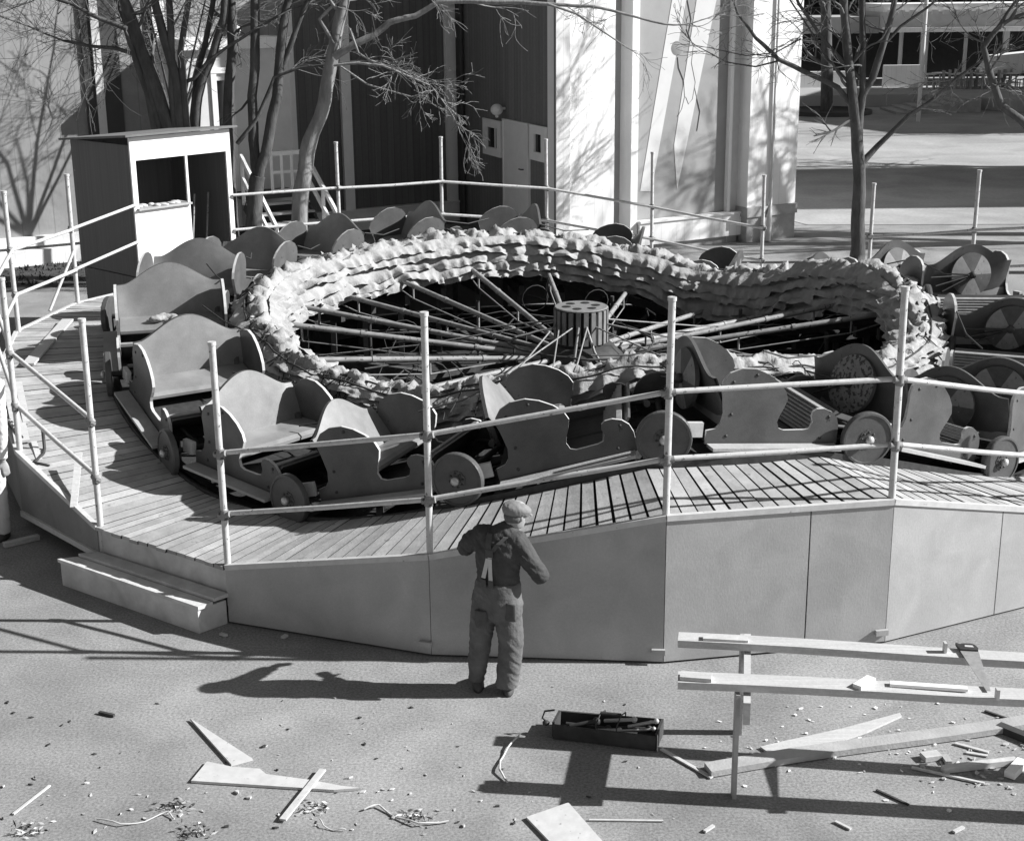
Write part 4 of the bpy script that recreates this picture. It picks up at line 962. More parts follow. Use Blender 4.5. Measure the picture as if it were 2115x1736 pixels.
m = MB(); m.box(((xm + x1) / 2, 75.3, fz(61)), (x1 - xm, .2, .22)); m.build('gutter_board', m_white, rs)
m = MB(); m.box(((x0 + x1) / 2, 82.5, 2.2), (x1 - x0 + 8, .4, 4.2)); m.build('back_wall', m_void, rs)
for (x, wd) in ((1778, .22), (1857, .22), (1905, .42), (2072, .35), (1700, .2), (1990, .2)):
    m = MB(); q = gY(x, 150, 76.2); m.tube([Vector((q.x, 76.2, z_t)), Vector((q.x, 76.2, fz(66)))], wd / 2, 8); m.build('column', m_post, rs)
m = MB(); q0, q1 = gY(1650, 175, 75).x, gY(1762, 175, 75).x; m.box(((q0 + q1) / 2, 75, z_t + .4), (q1 - q0, .3, .8)); m.build('parapet', m_white, rs)
m = MB(); m.box((gY(1865, 165, 74.5).x, 74.5, z_t + .55), (2.0, .3, 1.1)); m.build('parapet', m_white, rs)
for k in range(11):
    x = gY(1915 + k * 19, 170, 73).x; m = MB(); y = 73 + (k % 3) * .5
    m.lathe((x, y, z_t), (0, 0, 1), [(.05, 0), (.04, .7), (.42, .71), (.42, .74), (0, .75)], 12); t = thing('cafe_table', 'small pale round cafe table on the far terrace', 'table', (x, y, z_t), 0, 'cafe tables on the far terrace'); m.build('tabletop', m_post, t)
    m = MB(); m.box((x + .6, y, z_t + .44), (.4, .4, .04)); m.box((x + .78, y, z_t + .68), (.04, .4, .45))
    for sx in (-.17, .17):
        for sy in (-.17, .17): m.box((x + .6 + sx, y + sy, z_t + .21), (.04, .04, .42))
    tag(m.build('cafe_chair', m_terr), 'pale cafe chair beside a round table on the far terrace', 'chair', 'cafe chairs on the far terrace')
m = MB(); q = gY(2078, 150, 74); m.prism([q + Vector((-1.2, 0, 0)), q + Vector((1.6, 0, 0)), q + Vector((1.5, 0, 1.0)), q + Vector((-.6, 0, .8))], (0, 1.2, 0)); tag(m.build('folded_awning', m_white), 'white folded awning at the right end of the far restaurant', 'awning')
tl_ = P3(66.5, (1708, 208), (1708, 120), (1706, 40), (1704, -40))
tree('bare_tree', 'distant dark tree growing from a round kerb near the far terrace steps', [([Vector((tl_[0].x, 66.5, 0))] + tl_, .3, .2, 3, 3, 9, 0)], m_bark, 41)
m = MB(); m.lathe((tl_[0].x, 66.5, 0), (0, 0, 1), [(2.0, 0), (2.0, .18), (1.75, .2), (1.75, .12), (0, .1)], 24); tag(m.build('tree_kerb', m_strip), 'low dark round kerb at the foot of the distant tree', 'kerb')
fl = gY(1897, 240, 62); m = MB(); m.tube([Vector((fl.x, 62, 0)), Vector((fl.x, 62, 7))], .09, 8); tag(m.build('flag_pole', m_post), 'thin grey pole standing on the lawn before the far restaurant', 'pole')
# evergreen mass behind the restaurant
hd = MB(); rnd = random.Random(3)
for i in range(9000):
    x = rnd.uniform(8, 46); y = rnd.uniform(84, 92); z = rnd.uniform(0, 9) * (.8 + .2 * math.sin(x * .7)); s = rnd.uniform(.2, .5)
    a = Vector((rnd.uniform(-1, 1), rnd.uniform(-1, 1), rnd.uniform(-1, 1))).normalized() * s; b_ = a.orthogonal().normalized() * s * .7; c = Vector((x, y, z)); hd.add([c - a, c + b_, c + a, c - b_], [(0, 1, 2, 3)])
tag(hd.build('evergreen_wood', m_hedge), kind='stuff')
m = MB(); m.box((30, 92.5, 5), (80, .6, 10)); tag(m.build('wood_backdrop', m_hedge), kind='structure').name = 'far_woodland'
# halls out of view on the right: they throw the broad shadows on the open ground
def hall(label, x0, x1, y0, y1, ze, zr):
    h = thing('side_hall', label, 'hall', ((x0 + x1) / 2, (y0 + y1) / 2, 0)); m = MB(); m.box(((x0 + x1) / 2, (y0 + y1) / 2, ze / 2), (x1 - x0, y1 - y0, ze)); m.build('wall', m_pale, h)
    m = MB(); ym = (y0 + y1) / 2; m.prism([Vector((x0 - .3, y0 - .4, ze)), Vector((x0 - .3, y1 + .4, ze)), Vector((x0 - .3, ym, zr))], (x1 - x0 + .6, 0, 0)); m.build('roof', m_roof, h)
wild('bare_tree', 'unseen bare tree added on the right to break up the shade of the gabled hall', 19.5, 46.2, 9, 35, .25)  # this tree and the next are unseen, added to roughen the shadow edges
wild('bare_tree', 'unseen bare tree added far right to break up the shade before the terrace', 30, 57.5, 12, 36, .3)
hall('pale gabled hall out of view on the right, its shade falling beyond the ride', 24, 40, 37.6, 45.2, 10.5, 12.2)
hall('large gabled hall out of view at the far right, its shade falling before the terrace', 38, 60, 56.5, 73, 14.5, 17)
# ================================================================== PEOPLE
def ering(c, s, f, a, b, n=20):
    c = Vector(c); return [c + s * a * math.cos(2 * math.pi * k / n) + f * b * math.sin(2 * math.pi * k / n) for k in range(n)]
def hand_mesh(mb, wrist, d, palm_n, side, sc=1.0, curl=.9):
    """palm, four fingers of unequal length, thumb; d points along the hand, palm_n is the palm's normal (fingers curl to it)"""
    d = Vector(d).normalized(); n = Vector(palm_n); n = (n - d * n.dot(d)).normalized(); s = d.cross(n).normalized() * side
    w = Vector(wrist)
    mb.loft([[w + d * x * sc + s * (a * math.cos(t)) * sc + n * (b * math.sin(t)) * sc for t in [2 * math.pi * k / 12 for k in range(12)]] for x, a, b in ((-.03, .026, .020), (0, .028, .02), (.03, .038, .017), (.07, .043, .015), (.095, .040, .012))])
    for i, (off, ln) in enumerate(((-.030, .062), (-.010, .075), (.011, .080), (.031, .070))):
        p = w + (d * .088 + s * off) * sc; q = [p - d * .02 * sc, p]; dd = d.copy(); dd = (dd + n * .15 * curl).normalized()
        for seg in (.45, .32, .23):
            p = p + dd * ln * seg * sc; q.append(p); dd = (dd + n * .55 * curl).normalized()
        mb.tube(q, [.0095 * sc, .0095 * sc, .009 * sc, .0085 * sc, .007 * sc], 8)
    p = w + (d * .03 + s * .036) * sc; dd = (d * .75 + s * .65 + n * .25).normalized(); q = [p - s * .012 * sc, p]
    for seg in (.035, .026): p = p + dd * seg * sc; q.append(p); dd = (dd + d * .5 + n * .3).normalized()
    mb.tube(q, [.012 * sc, .012 * sc, .0105 * sc, .009 * sc], 8)
def head_mesh(mb, c, f, upv=Vector((0, 0, 1))):
    f = Vector(f).normalized(); s = f.cross(upv).normalized(); c = Vector(c)
    def hp3(x, y, z): return c + f * x + s * y + upv * z
    rings = []
    for z, fx, bx, wd in ((-.118, .055, .0, .025), (-.105, .078, .03, .045), (-.08, .086, .06, .056), (-.045, .088, .082, .066), (-.01, .086, .094, .072), (.03, .09, .10, .076), (.065, .088, .098, .074), (.095, .07, .082, .06), (.115, .035, .045, .034)):
        rings.append([hp3((fx if math.cos(t) > 0 else bx) * math.cos(t), wd * math.sin(t), z) for t in [2 * math.pi * k / 20 for k in range(20)]])
    mb.loft(rings)
    mb.loft([[hp3(x + .0, y * wd, z) for (x, y) in ((.06, -1), (.06 + pr, -.5), (.06 + pr, .5), (.06, 1))] for z, pr, wd in ((.025, .028, .010), (0, .036, .012), (-.022, .052, .016), (-.035, .045, .018), (-.04, .03, .014))])
    for y in (-1, 1):
        mb.ball(hp3(-.005, y * .074, -.005), (.018, .012, .032), 10, 8); mb.ball(hp3(.074, y * .03, .022), (.013, .014, .009), 8, 6); mb.ball(hp3(.080, y * .03, .040), (.012, .022, .007), 8, 6)
    mb.ball(hp3(.082, 0, -.062), (.014, .022, .006), 8, 6); mb.ball(hp3(.082, 0, -.075), (.013, .020, .006), 8, 6); mb.ball(hp3(.07, 0, -.1), (.02, .022, .016), 8, 6)
    return hp3
def wr(amp, sc):
    def f(p):
        q = Vector((p.x * sc * .9, p.y * sc * .9, p.z * sc * .9 + p.x * sc * .8)); wv = noise.noise_vector(q * .5) * .9
        r = 1 - 2 * abs(noise.noise(Vector((q.x * .7, q.y * .7, q.z * 1.9)) + wv)); r2 = 1 - 2 * abs(noise.noise(Vector((q.x * 2.1 + 7, q.y * 2.1, q.z * 3.1)) + wv))
        return amp * (.75 * r + .35 * r2 - .35)
    return f
OX, OY = 0.0, 11.08
man = thing('person', 'workman in dark jacket, overalls with pale straps and flat cap, standing with his back turned', 'person', (-.17, OY, 0))
F_ = Vector((.42, .9075, 0)); S_ = Vector((.9075, -.42, 0))
def pt(x, y, z): return Vector((x, OY + y, z))
ARML = [pt(-.255, .07, 1.375), pt(-.35, .10, 1.30), pt(-.395, .14, 1.225), pt(-.33, .28, 1.20), pt(-.24, .40, 1.20)]
ARMR = [pt(.03, -.05, 1.36), pt(.115, -.09, 1.23), pt(.225, -.08, 1.055), pt(.20, .06, 1.06), pt(.14, .20, 1.09)]
TORSO = [(-.135, .005, .80, .20, .145), (-.125, .0, .95, .175, .13), (-.125, .0, 1.1, .185, .135), (-.115, .0, 1.25, .205, .14), (-.105, .0, 1.35, .20, .122), (-.08, .01, 1.425, .14, .09), (-.045, .015, 1.475, .066, .064)]
bm_ = MB()
bm_.loft([ering(pt(x, y, z), S_, F_, a * .86, b * .86) for x, y, z, a, b in TORSO] + [ering(pt(-.005, .015, 1.50), S_, F_, .055, .056), ering(pt(.012, .02, 1.54), S_, F_, .055, .055)])
HC = pt(.026, .015, 1.555); HF = Vector((.80, .60, -.12)); head_mesh(bm_, HC, HF, Vector((.1, .02, 1)).normalized())
bm_.tube(ARML, [.058, .05, .042, .038, .028], 12); bm_.tube(ARMR, [.06, .052, .043, .038, .028], 12)
hand_mesh(bm_, ARML[-1], Vector((.8, .5, -.05)), Vector((.2, -.1, -1)), 1); hand_mesh(bm_, ARMR[-1], Vector((-.55, .8, .1)), Vector((-.6, -.2, -.7)), -1)
LEGL = [pt(-.235, .03, .84), pt(-.275, .03, .47), pt(-.315, .05, .09)]; LEGR = [pt(-.055, -.03, .84), pt(-.03, -.05, .47), pt(-.065, -.03, .09)]
bm_.tube([LEGL[0], LEGL[1], LEGL[2]], [.085, .06, .045], 12); bm_.tube(LEGR, [.085, .06, .045], 12)
bm_.ball(LEGL[2] + Vector((.01, .06, -.045)), (.045, .10, .035), 10, 8); bm_.ball(LEGR[2] + Vector((.02, .06, -.045)), (.045, .10, .035), 10, 8)
fuse(bm_, .0075, 3).build('body', m_skin, man)
jk = MB(); jk.loft([ering(pt(x, y, z), S_, F_, a, b) for x, y, z, a, b in TORSO[1:]] + [ering(pt(-.02, .015, 1.497), S_, F_, .062, .062)])
jk.tube([pt(-.2, .05, 1.37)] + ARML, [.085, .082, .078, .068, .056, .045], 14); jk.tube([pt(-.05, -.03, 1.36)] + ARMR, [.09, .088, .084, .07, .058, .046], 14)
jk.ball(ARML[0], (.078, .085, .07)); jk.ball(ARMR[0], (.08, .085, .075))
fuse(jk, .010, 5, wr(.010, 12)).build('jacket', m_jacket, man)
TR = [(-.125, .0, 1.0, .188, .142), (-.13, .0, .92, .20, .15), (-.135, 0, .82, .22, .16), (-.138, 0, .72, .215, .15), (-.14, 0, .66, .15, .10)]
tr = MB(); tr.loft([ering(pt(x, y, z), S_, F_, a, b) for x, y, z, a, b in TR])
for pts, rr in (([pt(-.235, .03, .82), pt(-.258, .03, .62), pt(-.278, .03, .45), pt(-.302, .04, .25), pt(-.318, .055, .075)], [.105, .105, .092, .084, .064]), ([pt(-.055, -.03, .82), pt(-.040, -.04, .62), pt(-.026, -.05, .45), pt(-.045, -.045, .25), pt(-.066, -.035, .065)], [.112, .112, .102, .098, .092])):
    n = 16; rings = []
    for i in range(n + 1):
        t = i / n * (len(pts) - 1); j = min(int(t), len(pts) - 2); q = pts[j].lerp(pts[j + 1], t - j); r = rr[j] + (rr[j + 1] - rr[j]) * (t - j)
        rings.append(ering(q, Vector((1, 0, 0)), Vector((0, 1, 0)), r, r * 1.02))
    tr.loft(rings)
tr.loft([ering(pt(x, y, z), S_, F_, a, b) for x, y, z, a, b in ((-.115, .03, 1.0, .17, .135), (-.115, .05, 1.14, .14, .115), (-.11, .06, 1.25, .12, .10))])
fuse(tr, .010, 5, wr(.010, 7.5)).build('overalls', m_denim, man)
pk = MB()
def onback(x, z, off=.012):
    for (r0, r1) in zip(TORSO, TORSO[1:]):
        if r0[2] <= z <= r1[2]:
            t = (z - r0[2]) / (r1[2] - r0[2]); cx_, cy_, _, a, b = [u + (v - u) * t for u, v in zip(r0, r1)]; break
    best = None
    for k in range(5, 176):
        th = math.pi * k / 180; q = pt(cx_, cy_, z) + S_ * (a + off) * math.cos(th) - F_ * (b + off) * math.sin(th)
        if best is None or abs(q.x - x) < abs(best.x - x): best = q
    return best
def strap(mb, xz, wd=.032, off=.016):
    V = []
    for (x, z) in xz:
        q = onback(x, z, off); V += [onback(x - wd / 2, z, off), onback(x + wd / 2, z, off), onback(x + wd / 2, z, off - .016), onback(x - wd / 2, z, off - .016)]
    n = len(xz); fs = [(0, 1, 2, 3), (4 * n - 1, 4 * n - 2, 4 * n - 3, 4 * n - 4)]
    for i in range(n - 1):
        for k in range(4): fs.append((4 * i + k, 4 * i + (k + 1) % 4, 4 * i + 4 + (k + 1) % 4, 4 * i + 4 + k))
    mb.add(V, fs)
m = MB(); strap(m, [(-.245, 1.06), (-.225, 1.15), (-.205, 1.25)], .03, .024); m.build('elastic_strap', m_strapl, man)
m = MB(); strap(m, [(-.185, 1.04), (-.187, 1.15), (-.190, 1.25)], .03, .026); m.build('elastic_strap', m_strapl, man)
m = MB(); strap(m, [(-.195, 1.24), (-.195, 1.31)], .06, .028); strap(m, [(-.2, 1.30), (-.2, 1.36), (-.19, 1.42)], .042, .024); strap(m, [(-.17, 1.30), (-.12, 1.36), (-.06, 1.41)], .04, .024); m.build('shoulder_straps', m_strap, man)
for xx in (-.242, -.183):
    m = MB(); strap(m, [(xx, .98), (xx - .004, 1.05)], .04, .03); m.build('strap_tab', m_strap, man)
f2 = HF.normalized(); up2 = Vector((.06, .02, 1)).normalized(); s2 = f2.cross(up2).normalized()
cp = MB(); rings = []
for z, fx, bx, wd in ((.012, .098, .112, .088), (.03, .112, .120, .096), (.055, .132, .126, .106), (.08, .130, .118, .104), (.10, .102, .09, .086), (.112, .06, .055, .055), (.116, .02, .02, .02)):
    zz = lambda x: z - max(0, x) * .28
    rings.append([HC + f2 * ((fx if math.cos(t) > 0 else bx) * math.cos(t)) + s2 * wd * math.sin(t) + up2 * (zz(math.cos(t) * fx)) for t in [2 * math.pi * k / 24 for k in range(24)]])
cp.loft(rings); fuse(cp, .008, 4, wr(.004, 16)).build('flat_cap', m_cap, man)
vz = MB(); q = []
for k in range(9):
    t = -1.15 + 2.3 * k / 8; q.append(HC + f2 * (.085 + .062 * math.cos(t * 1.2)) + s2 * .088 * math.sin(t) + up2 * (-.0 - .012 * math.cos(t)))
vz.prism(q + [HC + f2 * .07 + s2 * .07 + up2 * .02, HC + f2 * .07 - s2 * .07 + up2 * .02], up2 * .012); vz.build('cap_peak', m_cap, man)
hr = MB(); hr.ball(HC - f2 * .03 + up2 * .0, (.075, .07, .055), 14, 10); m = MB()
m.loft([[HC + f2 * ((-.01 if math.cos(t) > 0 else bx) * math.cos(t) - .012) + s2 * wd * math.sin(t) + up2 * z for t in [2 * math.pi * k / 20 for k in range(20)]] for z, bx, wd in ((-.05, .088, .066), (-.02, .098, .078), (.03, .102, .080))]); m.build('hair', m_hair, man)
for (q, yy) in ((LEGL[2], .0), (LEGR[2], .0)):
    m = MB(); b0 = Vector((q.x, q.y, 0)); m.loft([[b0 + Vector((.01 + (.05 * w_) * math.cos(t), .045 + (.145 * l_) * math.sin(t), z)) for t in [2 * math.pi * k / 16 for k in range(16)]] for z, w_, l_ in ((.0, 1, 1), (.03, 1.02, 1.02), (.06, .92, .9), (.10, .8, .55))]); m.build('shoe', m_shoe, man)
for (x, z) in ((-.03, .80), (-.27, .72)):
    best = None
    m = MB(); q = pt(x, -.17 if x > -.2 else -.12, z); m.loft([[q + S_ * (.055 * w_ * math.cos(t)) * 1.0 + Vector((0, 0, h_)) + F_ * (.02 * math.sin(t)) for t in [2 * math.pi * k / 10 for k in range(10)]] for h_, w_ in ((-.09, .9), (-.06, 1), (.05, 1), (.06, .95))]); m.build('pocket', m_strap, man)
# a second person, mostly outside the left edge
p2 = thing('person', 'person in white cut off by the left edge, one bare hand hanging beside pale trousers', 'person', (-5.6, 14.7, 0))
Yp = 14.7
sh, el, wrp = gY(-6, 790, Yp + .02), gY(3, 880, Yp), gY(6, 952, Yp - .03)
xb = sh.x - .22
def p2t(x, y, z): return Vector((xb + x, Yp + y, z))
X_, Y_ = Vector((1, 0, 0)), Vector((0, 1, 0))
T2 = [(0, 0, .80, .17, .12), (0, 0, .98, .155, .11), (0, 0, 1.2, .18, .12), (0, 0, 1.38, .17, .105), (0, 0, 1.45, .10, .08), (0, 0, 1.5, .055, .055)]
bm_ = MB(); bm_.loft([ering(p2t(x, y, z), X_, Y_, a, b) for x, y, z, a, b in T2] + [ering(p2t(0, 0, 1.56), X_, Y_, .052, .052)]); head_mesh(bm_, p2t(0, .01, 1.64), Vector((.5, .8, 0)))
bm_.tube([sh, el, wrp], [.05, .042, .03], 12); bm_.tube([p2t(-.2, 0, 1.38), p2t(-.26, .02, 1.1), p2t(-.24, .1, .86)], [.05, .042, .03], 12)
hand_mesh(bm_, wrp, Vector((.22, .0, -1)), Vector((-.6, .7, 0)), -1, 1.08, .55); hand_mesh(bm_, p2t(-.24, .1, .86), Vector((0, .2, -1)), Vector((1, 0, 0)), 1, 1, .6)
for s in (-1, 1): bm_.tube([p2t(.09 * s, 0, .84), p2t(.1 * s, 0, .45), p2t(.1 * s, 0, .08)], [.08, .055, .042], 12); bm_.ball(p2t(.1 * s, .06, .04), (.045, .11, .035), 10, 8)
fuse(bm_, .009, 3).build('body', m_skin, p2)
m = MB(); m.loft([ering(p2t(x, y, z), X_, Y_, a * 1.1, b * 1.15) for x, y, z, a, b in T2[:-1]]); m.tube([sh + Vector((-.06, 0, .03)), sh, el, wrp + Vector((0, 0, .03))], [.075, .072, .062, .05], 12); m.tube([p2t(-.12, 0, 1.39), p2t(-.2, 0, 1.38), p2t(-.26, .02, 1.1), p2t(-.24, .1, .9)], [.07, .07, .06, .05], 12)
fuse(m, .012, 4, wr(.008, 10)).build('shirt', m_shirt, p2)
m = MB(); m.loft([ering(p2t(0, 0, z), X_, Y_, a, b) for z, a, b in ((1.0, .17, .13), (.86, .19, .14), (.72, .2, .13))])
for s in (-1, 1): m.tube([p2t(.09 * s, 0, .82), p2t(.11 * s, 0, .45), p2t(.11 * s, 0, .08)], [.105, .09, .08], 14)
fuse(m, .012, 4, wr(.01, 8)).build('trousers', m_post, p2)
m = MB(); m.ball(p2t(-.01, 0, 1.67), (.085, .1, .105), 14, 10); m.build('hair', m_hair, p2)
for s in (-1, 1):
    m = MB(); m.loft([[p2t(.1 * s + .05 * w_ * math.cos(t), .05 + .14 * l_ * math.sin(t), z) for t in [2 * math.pi * k / 14 for k in range(14)]] for z, w_, l_ in ((0, 1, 1), (.05, 1, .95), (.1, .85, .6))]); m.build('shoe', m_shoe, p2)

# ================================================================== STEPS AT THE GATEWAY
st = thing('entry_steps', 'low two-board wooden entry step box at the platform gateway', 'steps', (-3.6, 12.9, 0))
F0, F1 = Vector((-4.47, 13.43, 0)), Vector((-2.87, 12.26, 0)); B0, B1 = ringpt(POSTS[0], R_POST + .02, 0), ringpt(POSTS[1], R_POST + .02, 0)
F0 = F0.lerp(B0, .02); zt = .275
def lq(t, v): return F0.lerp(F1, t).lerp(B0.lerp(B1, t), v)
m = MB()
for (v0, v1) in ((-.04, .46), (.50, 1.0)):
    p = [lq(-.01, v0), lq(1.01, v0), lq(1.01, v1), lq(-.01, v1)]; m.hexa([q + Vector((0, 0, zt - (.005 if v0 > 0 else .035))) for q in p] + [q + Vector((0, 0, zt + (.03 if v0 > 0 else 0))) for q in p])
m.build('tread', m_step, st)
m = MB(); d = (F1 - F0).normalized(); m.beam(lq(0, .03) + Vector((0, 0, zt / 2 - .018)), lq(1, .03) + Vector((0, 0, zt / 2 - .018)), .03, zt - .04); m.build('front_board', m_step, st)
for t in (.01, .99):
    m = MB(); m.beam(lq(t, .08) + Vector((0, 0, zt / 2 - .018)), lq(t, .96) + Vector((0, 0, zt / 2 - .018)), .03, zt - .04); m.build('end_board', m_step, st)

# ================================================================== TRESTLE BENCH
tb = thing('trestle_bench', 'makeshift carpenter bench of two long pale planks on trestles at the right', 'workbench', (1.6, 10, 0))
zt = .90
fa, fb = gz(1400, 1322, zt), gz(2115, 1364, zt); na, nb = gz(1400, 1408, zt), gz(2115, 1443, zt)
fdir = (fb - fa).normalized(); fb = fa + fdir * 4.4; ndir = (nb - na).normalized(); nb = na + ndir * 4.4
def plankbox(mb, a, b, wd, th):     # a,b: near top edge
    d = (b - a).normalized(); s = Vector((0, 0, 1)).cross(d).normalized(); n = 10; rings = []
    for i in range(n + 1):
        q = a.lerp(b, i / n) + s * wd / 2; q.z += .006 * math.sin(i * .9); rings.append([q - s * wd / 2 - Vector((0, 0, th)), q + s * wd / 2 - Vector((0, 0, th)), q + s * wd / 2, q - s * wd / 2])
    mb.loft(rings); mb.sm = [False] * len(mb.sm)
m = MB(); plankbox(m, fa, fb, .155, .058); m.build('plank', m_pine, tb)
m = MB(); plankbox(m, na, nb, .175, .056); m.build('plank', m_pine, tb)
for off in (.47, 3.95):
    m = MB(); A = na + ndir * off; B = fa + fdir * (off + (.0)); A = A + Vector((0, -.12, -.16)); dyy = fa.y - na.y + .45; B = Vector((A.x + .16 * dyy, A.y + dyy, A.z)); m.beam(A, B, .05, .17); m.build('cross_board', m_pine, tb)
    for q, o2 in ((A, .10), (B, -.10)):
        m = MB(); p = q + Vector((-.045, .05 + o2, 0)); m.beam(Vector((p.x, p.y, 0)), Vector((p.x, p.y, zt - .07)), .085, .03, up=(1, 0, 0)); m.build('leg', m_deckold, tb)
    
def onplank(x, y, dz=.0): return gz(x, y, zt + dz)
def bit(name, label, cat, p, q, wd, th, mt=None, z=zt):
    m = MB(); A, B = gz(*p, z + .003 + th / 2), gz(*q, z + .003 + th / 2); m.beam(A, B, wd, th); return tag(m.build(name, mt or m_pine), label, cat)
bit('wood_offcut', 'flat pale offcut lying near the left end of the far bench plank', 'offcut', (1452, 1316), (1545, 1321), .07, .02, m_edge)
bit('wood_offcut', 'small square-ended offcut near the left end of the near bench plank', 'offcut', (1405, 1394), (1470, 1399), .10, .028)
bit('wood_offcut', 'stubby bright white block lying askew on the near bench plank', 'offcut', (1770, 1418), (1800, 1400), .07, .03, m_boothw)
bit('wood_batten', 'long thin white batten lying along the near bench plank', 'batten', (1838, 1411), (1998, 1422), .055, .022, m_boothw)
for (x, y0, y1, l) in ((1951, 1331, 1348, 'small upright peg on the far bench plank left of the saw'), (2059, 1415, 1445, 'small upright pale peg on the near bench plank right of the saw')):
    m = MB(); A = onplank(x, y1 - 3); m.beam(A, A + Vector((0, .0, .075)), .02, .05, up=(0, 1, 0)); tag(m.build('wooden_peg', m_edge), l, 'peg')
sw = thing('hand_saw', 'carpenter hand saw with dark handle resting across both bench planks', 'saw', onplank(2005, 1345))
A, B = onplank(2003, 1342, .012), onplank(2037, 1426, .008); d = (B - A).normalized(); s = Vector((0, 0, 1)).cross(d).normalized()
m = MB(); m.prism([A - s * .075, A + s * .06, B + s * .03, B - s * .0], (0, 0, .003)); m.build('blade', m_metal_saw, sw)
m = MB(); o = A - d * .03
def sp_(u, v): return o + s * u + d * v + Vector((0, 0, -.006))
m.prism([sp_(-.072, .05), sp_(.055, .055), sp_(.062, .02), sp_(.048, -.03), sp_(.03, -.052), sp_(-.03, -.055), sp_(-.06, -.04), sp_(-.09, -.06), sp_(-.085, -.01)], (0, 0, .022)); sh_ = m.build('handle', m_iron, sw)
m = MB(); m.prism([sp_(-.035, .015) + Vector((0, 0, .024)), sp_(.03, .018) + Vector((0, 0, .024)), sp_(.025, -.012) + Vector((0, 0, .024)), sp_(-.03, -.015) + Vector((0, 0, .024))], (0, 0, .002)); m.build('grip_slot', m_edge, sh_)

# ================================================================== TOOLBOX
A, B, C_, D_ = gz(1142, 1495, .125), gz(1355, 1520, .125), gz(1369, 1485, .125), gz(1157, 1467, .125)
tbx = thing('toolbox', 'long dark open wooden tool tray with tools in it, on the gravel behind the bench', 'toolbox', Vector(((A.x + C_.x) / 2, (A.y + C_.y) / 2, 0)))
def fl(p, z): return Vector((p.x, p.y, z))
m = MB(); m.prism([fl(p, .006) for p in (A, B, C_, D_)], (0, 0, .015)); m.build('base', m_tool, tbx)
for p, q in ((A, B), (C_, D_)):
    m = MB(); e = (q - p).normalized() * .0; m.beam(fl(p, .066), fl(q, .066), .018, .118); m.build('long_side', m_tool, tbx)
for p, q, mt in ((B, C_, m_tool), (D_, A, m_tool)):
    m = MB(); e = (q - p).normalized() * .012; m.beam(fl(p, .074) + e, fl(q, .074) - e, .02, .125); m.build('end_board', mt, tbx)
m = MB(); e = (B - A).normalized(); m.beam(fl(B, .07) + e * .012 + Vector((0, -.012, 0)), fl(B, .07) + e * .012 + Vector((0, .012, 0)), .008, .13); m.build('corner_strip', m_edge, tbx)
m = MB()
for t in (.42, .62):
    p = A.lerp(B, t); q = D_.lerp(C_, t + .02); m.tube([fl(p, .11), fl(p, .16), fl(p.lerp(q, .5), .20), fl(q, .16), fl(q, .11)], .006, 5)
m.tube([fl(A.lerp(B, .42).lerp(D_.lerp(C_, .44), .5), .20), fl(A.lerp(B, .62).lerp(D_.lerp(C_, .64), .5), .20)], .016, 7); m.build('carry_strap', m_iron, tbx)
mid0, mid1 = A.lerp(D_, .5), B.lerp(C_, .5)
for i, (t0, t1, o, r, l, mt) in enumerate(((.08, .5, .05, .018, 'dark wooden tool handle lying along the left half of the tool tray', m_iron), (.3, .62, -.04, .013, 'thin steel bar lying in the middle of the tool tray', m_steel), (.6, .9, .03, .016, 'dark tool shaft at the right end of the tool tray', m_iron), (.55, .95, -.05, .012, 'worn steel rod along the near side of the tool tray', m_steel), (.15, .4, -.06, .02, 'short stubby dark tool at the near left of the tool tray', m_iron), (.45, .75, .07, .015, 'pale wooden handle lying along the far side of the tool tray', m_pine), (.7, .97, .0, .013, 'short steel tool at the right corner of the tool tray', m_steel))):
    m = MB(); n_ = (D_ - A).normalized() * o; m.tube([fl(mid0.lerp(mid1, t0), .05 + .01 * i) + n_, fl(mid0.lerp(mid1, t1), .06 + .02 * i) + n_ * .4], r, 7); m.ball(fl(mid0.lerp(mid1, t1), .06 + .02 * i) + n_ * .4, r * 1.7, 8, 6); tag(m.build('hand_tool', mt), l, 'tool')
m = MB(); p = A.lerp(D_, .25) - e * .05; m.tube([fl(p, .1), fl(p - e * .05, .14), fl(p - e * .03, .2), fl(p + e * .05, .22)], .008, 6); m.ball(fl(p - e * .02, .1), (.03, .03, .022), 8, 6); m.build('end_handle', m_iron, tbx)

# ================================================================== SCRAPS ON THE GROUND
def scrap(name, label, cat, poly, th=.006, mt=None, tilt=.0, group=None, z=.004):
    m = MB(); P = [gz(x, y) for x, y in poly]; P = [Vector((p.x, p.y, z + tilt * k)) for k, p in enumerate(P)]
    m.prism(P, (0, 0, th)); return tag(m.build(name, mt or m_pine), label, cat, group)
scrap('plywood_offcut', 'narrow dart-shaped plywood offcut, upper of the two at lower left', 'offcut', [(393, 1488), (478, 1583), (522, 1571)], .02, m_trim)
scrap('plywood_offcut', 'long tapering plywood offcut with a wide left end, lower of the two at lower left', 'offcut', [(395, 1617), (428, 1577), (480, 1588), (537, 1592), (550, 1603), (640, 1615), (704, 1627), (745, 1632), (690, 1636)], .02, m_trim)
plank('wood_stick', 'short pale stick lying across the tapering plywood offcut', gz(667, 1588, .03), gz(584, 1692, .025), .05, .014, m_edge, 'stick')
scrap('plywood_offcut', 'square-cornered plywood sheet lying at the bottom edge of the picture', 'offcut', [(1087, 1692), (1174, 1662), (1262, 1762), (1190, 1800)], .02, m_fascia if False else m_trim)
A, B = gz(1462, 1590, .03), gz(2190, 1478, .03)
m = MB(); d = (B - A).normalized(); s = Vector((0, 0, 1)).cross(d); rings = []
